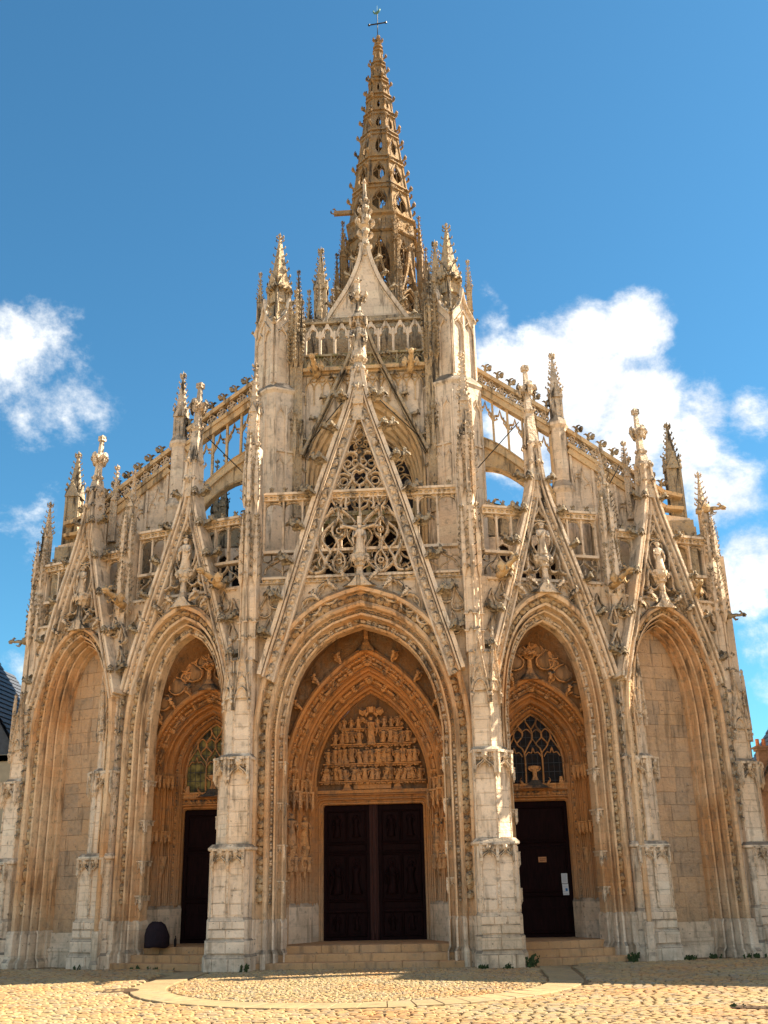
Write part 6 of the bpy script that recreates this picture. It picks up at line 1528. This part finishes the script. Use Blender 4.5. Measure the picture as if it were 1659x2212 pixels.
# ---- mirrored copies for the left half
def copy_tree(o, parent):
    c = o.copy(); COL.objects.link(c); c.parent = parent
    for ch in [x for x in bpy.data.objects if x.parent == o and x != c]: copy_tree(ch, c)
    return c
KIDS = {}
for o in list(COL.objects):
    if o.parent: KIDS.setdefault(o.parent.name, []).append(o)
def copy_tree(o, parent):
    c = o.copy(); COL.objects.link(c); c.parent = parent
    for ch in KIDS.get(o.name, []): copy_tree(ch, c)
    return c
for o in TWINS:
    c = copy_tree(o, church); c.scale = (-1, 1, 1)
for o in COL.objects:      # a yellower pane in the window over the left door
    if o.name.startswith('pane') and o.parent and o.parent.parent and o.parent.parent.name.startswith('side_portal') and o.parent.parent.scale.x < 0:
        o.data = o.data.copy(); o.data.materials.clear(); o.data.materials.append(GLAY)

# ================================================================== THINGS
DF = frame(0, 2.58)
pl = G(); pl.box(DF, 3.92, 4.11, -.0, .015, 2.10, 2.22)
o = obj('door_plate', pl, BRASS, label='small orange plate with two lines of text fixed to the dark right door', cat='sign')
g = G()
for (z, a, b) in ((2.175, 3.945, 4.085), (2.14, 3.955, 4.075)):
    u = a
    while u < b: l = random.uniform(.008, .02); g.box(DF, u, u + l, .015, .017, z - .009, z + .009); u += l + .006
obj('lettering', g, INKM, o, kind='stuff')
def paper(u0, u1, z0, z1, label, lines, blue=False, tilt=.0):
    g = G(); F = DF; g.grid([[F(u0, .012, z0), F(u1, .012, z0), F(u1 + tilt, .016, z1), F(u0 + tilt, .016, z1)], [F(u0, .015, z0), F(u1, .015, z0), F(u1 + tilt, .020, z1), F(u0 + tilt, .020, z1)]], True, True, True)
    o = obj('paper_notice', g, PAPER, label=label, cat='notice', group='paper notices taped to the right door'); g = G()
    for k in range(lines): z = lerp(z1 - .02, z0 + .03, k / max(1, lines - 1)); g.box(F, u0 + .015, u1 - random.uniform(.015, .05), .0205, .022, z - .003, z + .003)
    obj('printed_lines', g, GREYP, o, kind='stuff')
    if blue: g = G(); g.box(F, u0 + .06, u0 + .11, .0205, .023, z0 + .09, z0 + .15); obj('blue_mark', g, BLUEP, o)
paper(4.43, 4.57, 1.62, 1.84, 'upper white printed sheet taped to the dark right door', 9)
paper(4.445, 4.585, 1.36, 1.61, 'lower white printed sheet with a blue square taped to the dark right door', 5, True, -.01)
# dark cloth-covered bundle in the left porch
g = G(); rings = []
for z, a, b in ((0, .33, .24), (.08, .34, .25), (.25, .33, .235), (.42, .29, .20), (.53, .23, .15), (.585, .13, .08), (.60, .02, .02)):
    a *= .86; b *= .86; z *= .88
    rings.append([(-4.78 + a * cos(t) * (1 + .07 * sin(3 * t + z * 7) + .05 * sin(7 * t + z * 11)) * (1.0 if cos(t) > 0 else .92) + z * .02, .95 + b * sin(t) * (1 + .08 * sin(5 * t + z * 9)), .45 + z + .015 * sin(4 * t) + random.uniform(-.012, .012)) for t in [2 * pi * k / 20 for k in range(20)]])
g.grid(rings, True, True, True, True)
obj('cloth_bundle', g, BAGM, label='rounded dark purple cloth-covered bundle resting in the left porch beside the door', cat='bundle')
g = G(); g.lathe(W0, -4.36, -1.05, [(.45, .03), (.6, .032), (.64, .012), (.68, .013)], 8); obj('bottle', g, GLAS, label='small dark bottle standing beside the cloth bundle in the left porch', cat='bottle')
weeds('weed_clump', [(-2.46, -.62, 0, .12)], 'green leafy weed tuft at the foot of the pier left of the middle steps', 40, .24)
weeds('weed_clump', [(-6.3, .78, 0, .35), (-6.0, .80, 0, .2)], 'low green weeds along the foot of the pier left of the left porch', 30, .14)
weeds('weed_clump', [(-5.0, .62, 0, .35), (-4.6, .45, 0, .3), (-4.1, .32, 0, .12)], 'line of green weeds along the lowest step of the left porch', 22, .12)
weeds('weed_clump', [(3.42, -.45, 0, .1), (3.46, -.2, 0, .1)], 'tall green weed growing where the right pier meets the porch steps', 30, .30)
weeds('weed_clump', [(2.5, -.72, 0, .12), (2.95, -.75, 0, .12)], 'scattered low weeds in front of the pier right of the middle steps', 18, .12)
weeds('weed_clump', [(5.62, .55, 0, .1), (5.7, .7, 0, .1)], 'green weed at the right end of the right porch steps', 26, .24)
weeds('weed_clump', [(6.85, .9, 0, .2), (7.5, 1.3, 0, .25), (8.4, 1.5, 0, .3)], 'ragged green weeds along the foot of the right blind wall', 22, .14)
weeds('weed_clump', [(5.75, -8.1, 0, .35), (6.2, -8.4, 0, .3)], 'yellow-green moss and weeds around the drain grate', 14, .05)

# ================================================================== NEIGHBOURING HOUSES
def house_windows(r, f, us, zs, hw=.42, hh=.62):
    for z in zs:
        for u in us:
            g = G(); g.bar(f, [(u - hw, z - hh), (u + hw, z - hh), (u + hw, z + hh), (u - hw, z + hh)], .09, .05, .09, True, True); g.box(f, u - .025, u + .025, -.03, .04, z - hh, z + hh); g.box(f, u - hw, u + hw, -.03, .04, z - .02, z + .02)
            wd = obj('window', g, TIMB, r); g = G(); g.box(f, u - hw + .04, u + hw - .04, .004, .016, z - hh + .04, z + hh - .04); obj('pane', g, GLAS, wd)
            g = G(); g.box(f, u - hw - .08, u + hw + .08, 0, .10, z - hh - .12, z - hh - .05); obj('sill', g, PALE, wd)
def house(x0, x1, y0, y1, ze, zr, wallm, label, ridge='y', timbers=False, rows=None, chim=None, windows_=None):
    r = empty('house', ((x0 + x1) / 2, (y0 + y1) / 2, 0), label=label, cat='house'); r.location = (0, 0, 0)
    g = G(); g.box(W0, x0, x1, -y1, -y0, 0, ze); obj('wall', g, wallm, r)
    g = G(); o = .25
    if ridge == 'y':
        xm = (x0 + x1) / 2; sec = lambda y: [(x0 - o, y, ze - .3), (xm, y, zr), (x1 + o, y, ze - .3)]
        g.grid([sec(y0 - o), sec(y1 + o)], False); g.grid([[(x, y, z + .12) for x, y, z in sec(y0 - o)], [(x, y, z + .12) for x, y, z in sec(y1 + o)]], False)
        for yy in (y0, y1): g.add([(x0, yy, ze), (x1, yy, ze), (xm, yy, zr)], [(0, 1, 2)])
    else:
        ym = (y0 + y1) / 2; sec = lambda x: [(x, y0 - o, ze - .3), (x, ym, zr), (x, y1 + o, ze - .3)]
        g.grid([sec(x0 - o), sec(x1 + o)], False); g.grid([[(a, b, c + .12) for a, b, c in sec(x0 - o)], [(a, b, c + .12) for a, b, c in sec(x1 + o)]], False)
        for xx in (x0, x1): g.add([(xx, y0, ze), (xx, y1, ze), (xx, ym, zr)], [(0, 1, 2)])
    rf = obj('roof', g, SLATE, r)
    # courses of slates as stepped strips
    g = G(); nn = 26
    if ridge == 'y':
        xm = (x0 + x1) / 2
        for sx, xe in ((-1, x0 - o), (1, x1 + o)):
            for k in range(nn):
                a, b = k / nn, (k + 1) / nn; xa, za_ = lerp(xe, xm, a), lerp(ze - .3, zr, a) + .17; xb, zb_ = lerp(xe, xm, b), lerp(ze - .3, zr, b) + .135
                g.add([(xa, y0 - o, za_), (xa, y1 + o, za_), (xb, y1 + o, zb_), (xb, y0 - o, zb_)], [(0, 1, 2, 3)])
    obj('slates', g, SLATE, rf, kind='stuff') if g.v else None
    if timbers:
        g = G(); 
        for (p, q, f) in ((x0, x1, frame(0, y0)), ):
            n_ = int((q - p) / .6)
            for k in range(n_ + 1): u = lerp(p, q, k / n_); g.box(f, u - .06, u + .06, 0, .04, 0, ze)
            for z in (0.3, 2.7, 5.2, ze - .1): g.box(f, p, q, 0, .05, z - .08, z + .08)
        for xx, sg in ((x0, -1), (x1, 1)):
            n_ = int((y1 - y0) / .6); f = frame(xx, 0, sg * pi / 2)
            for k in range(n_ + 1):
                yy = lerp(y0, y1, k / n_); g.box(W0, xx - .04, xx + .04, -yy - .06, -yy + .06, 0, ze)
            for z in (2.7, 5.2, ze - .1): g.box(W0, xx - .045, xx + .045, -y1, -y0, z - .08, z + .08)
        obj('timber_frame', g, TIMB, r, kind='stuff')
    house_windows(r, frame(0, y0), [lerp(x0, x1, t) for t in (.2, .5, .8)], [ze - 1.1, ze - 3.2])
    if chim:
        cx, cy, z0, z1, s_ = chim; g = G(); f = frame(cx, cy); g.box(f, -s_, s_, -s_, s_, z0, z1); g.box(f, -s_ - .05, s_ + .05, -s_ - .05, s_ + .05, z1 - .14, z1 - .06); g.box(f, -s_ - .09, s_ + .09, -s_ - .09, s_ + .09, z1 - .06, z1)
        c = obj('chimney', g, BRICK, r)
        for q in (-.1, .1):
            g = G(); g.lathe(f, q, 0, [(z1, .07), (z1 + .2, .06), (z1 + .22, .075), (z1 + .25, .05)], 8); obj('chimney_pot', g, CLAY, c)
    return r
house(-15.5, -10.15, 5.0, 7.2, 5.3, 9.4, PLAS, 'dark timbered house with a steep slate roof just left of the church', 'y', True)
house(11.9, 18.0, 12.0, 14.6, 4.55, 9.2, BRICK, 'brick house with a blue slate roof and chimney behind the right end of the church', 'y', False, chim=(12.08, 12.05, 4.3, 5.75, .16))
house(-22.0, -14.5, 14.0, 22.0, 6.0, 11.0, BRICK, 'brick house standing behind the timbered house on the left', 'y', False)
hs = empty('house', (0, 0, 0), label='tall plastered corner house across the street on the right', cat='house')
hp = [(11.75, .12), (17.2, -2.05), (24, -4.8), (26, 3.0), (12.2, 4.0)]
g = G(); g.grid([[(x, y, 0) for x, y in hp], [(x, y, 11.3) for x, y in hp]], True, True, True); obj('wall', g, PLAS, hs)
g = G(); c = (18.5, .2); g.grid([[(c[0] + (x - c[0]) * k, c[1] + (y - c[1]) * k, z) for x, y in hp] for z, k in ((11.28, 1.012), (11.4, 1.012), (12.5, .5))], True, True, True); obj('roof', g, SLATE, hs)


f_ = frame(11.75, .12, atan2(-2.17, 5.45)); house_windows(hs, f_, [1.0, 2.9, 4.8], [1.9, 5.0, 8.0]); f_ = frame(17.2, -2.05, atan2(-2.75, 6.8)); house_windows(hs, f_, [1.2, 3.4, 5.6], [1.9, 5.0, 8.0])
f_ = frame(12.2, 4.0, atan2(.12 - 4.0, 11.75 - 12.2)); house_windows(hs, f_, [1.2, 2.8], [1.9, 5.0, 8.0])
g = G()
for f_, L_ in ((frame(11.75, .12, atan2(-2.17, 5.45)), 5.86), (frame(12.2, 4.0, atan2(.12 - 4.0, 11.75 - 12.2)), 3.9)):
    n_ = int(L_ / .65)
    for k in range(n_ + 1):
        u = lerp(.08, L_ - .08, k / n_); g.box(f_, u - .07, u + .07, .0, .045, 3.4, 11.2)
    for z in (3.4, 6.5, 9.6, 11.1): g.box(f_, 0, L_, 0, .06, z - .09, z + .09)
obj('timber_frame', g, TIMB, hs, kind='stuff')
g = G(); g.box(W0, 12.0, 12.5, -1.80, -1.42, 11.2, 15.2); g.box(W0, 11.96, 12.54, -1.84, -1.38, 15.0, 15.12); obj('chimney', g, BRICK, hs)  # unseen chimney, added to cast the thin shadow streak on the setts
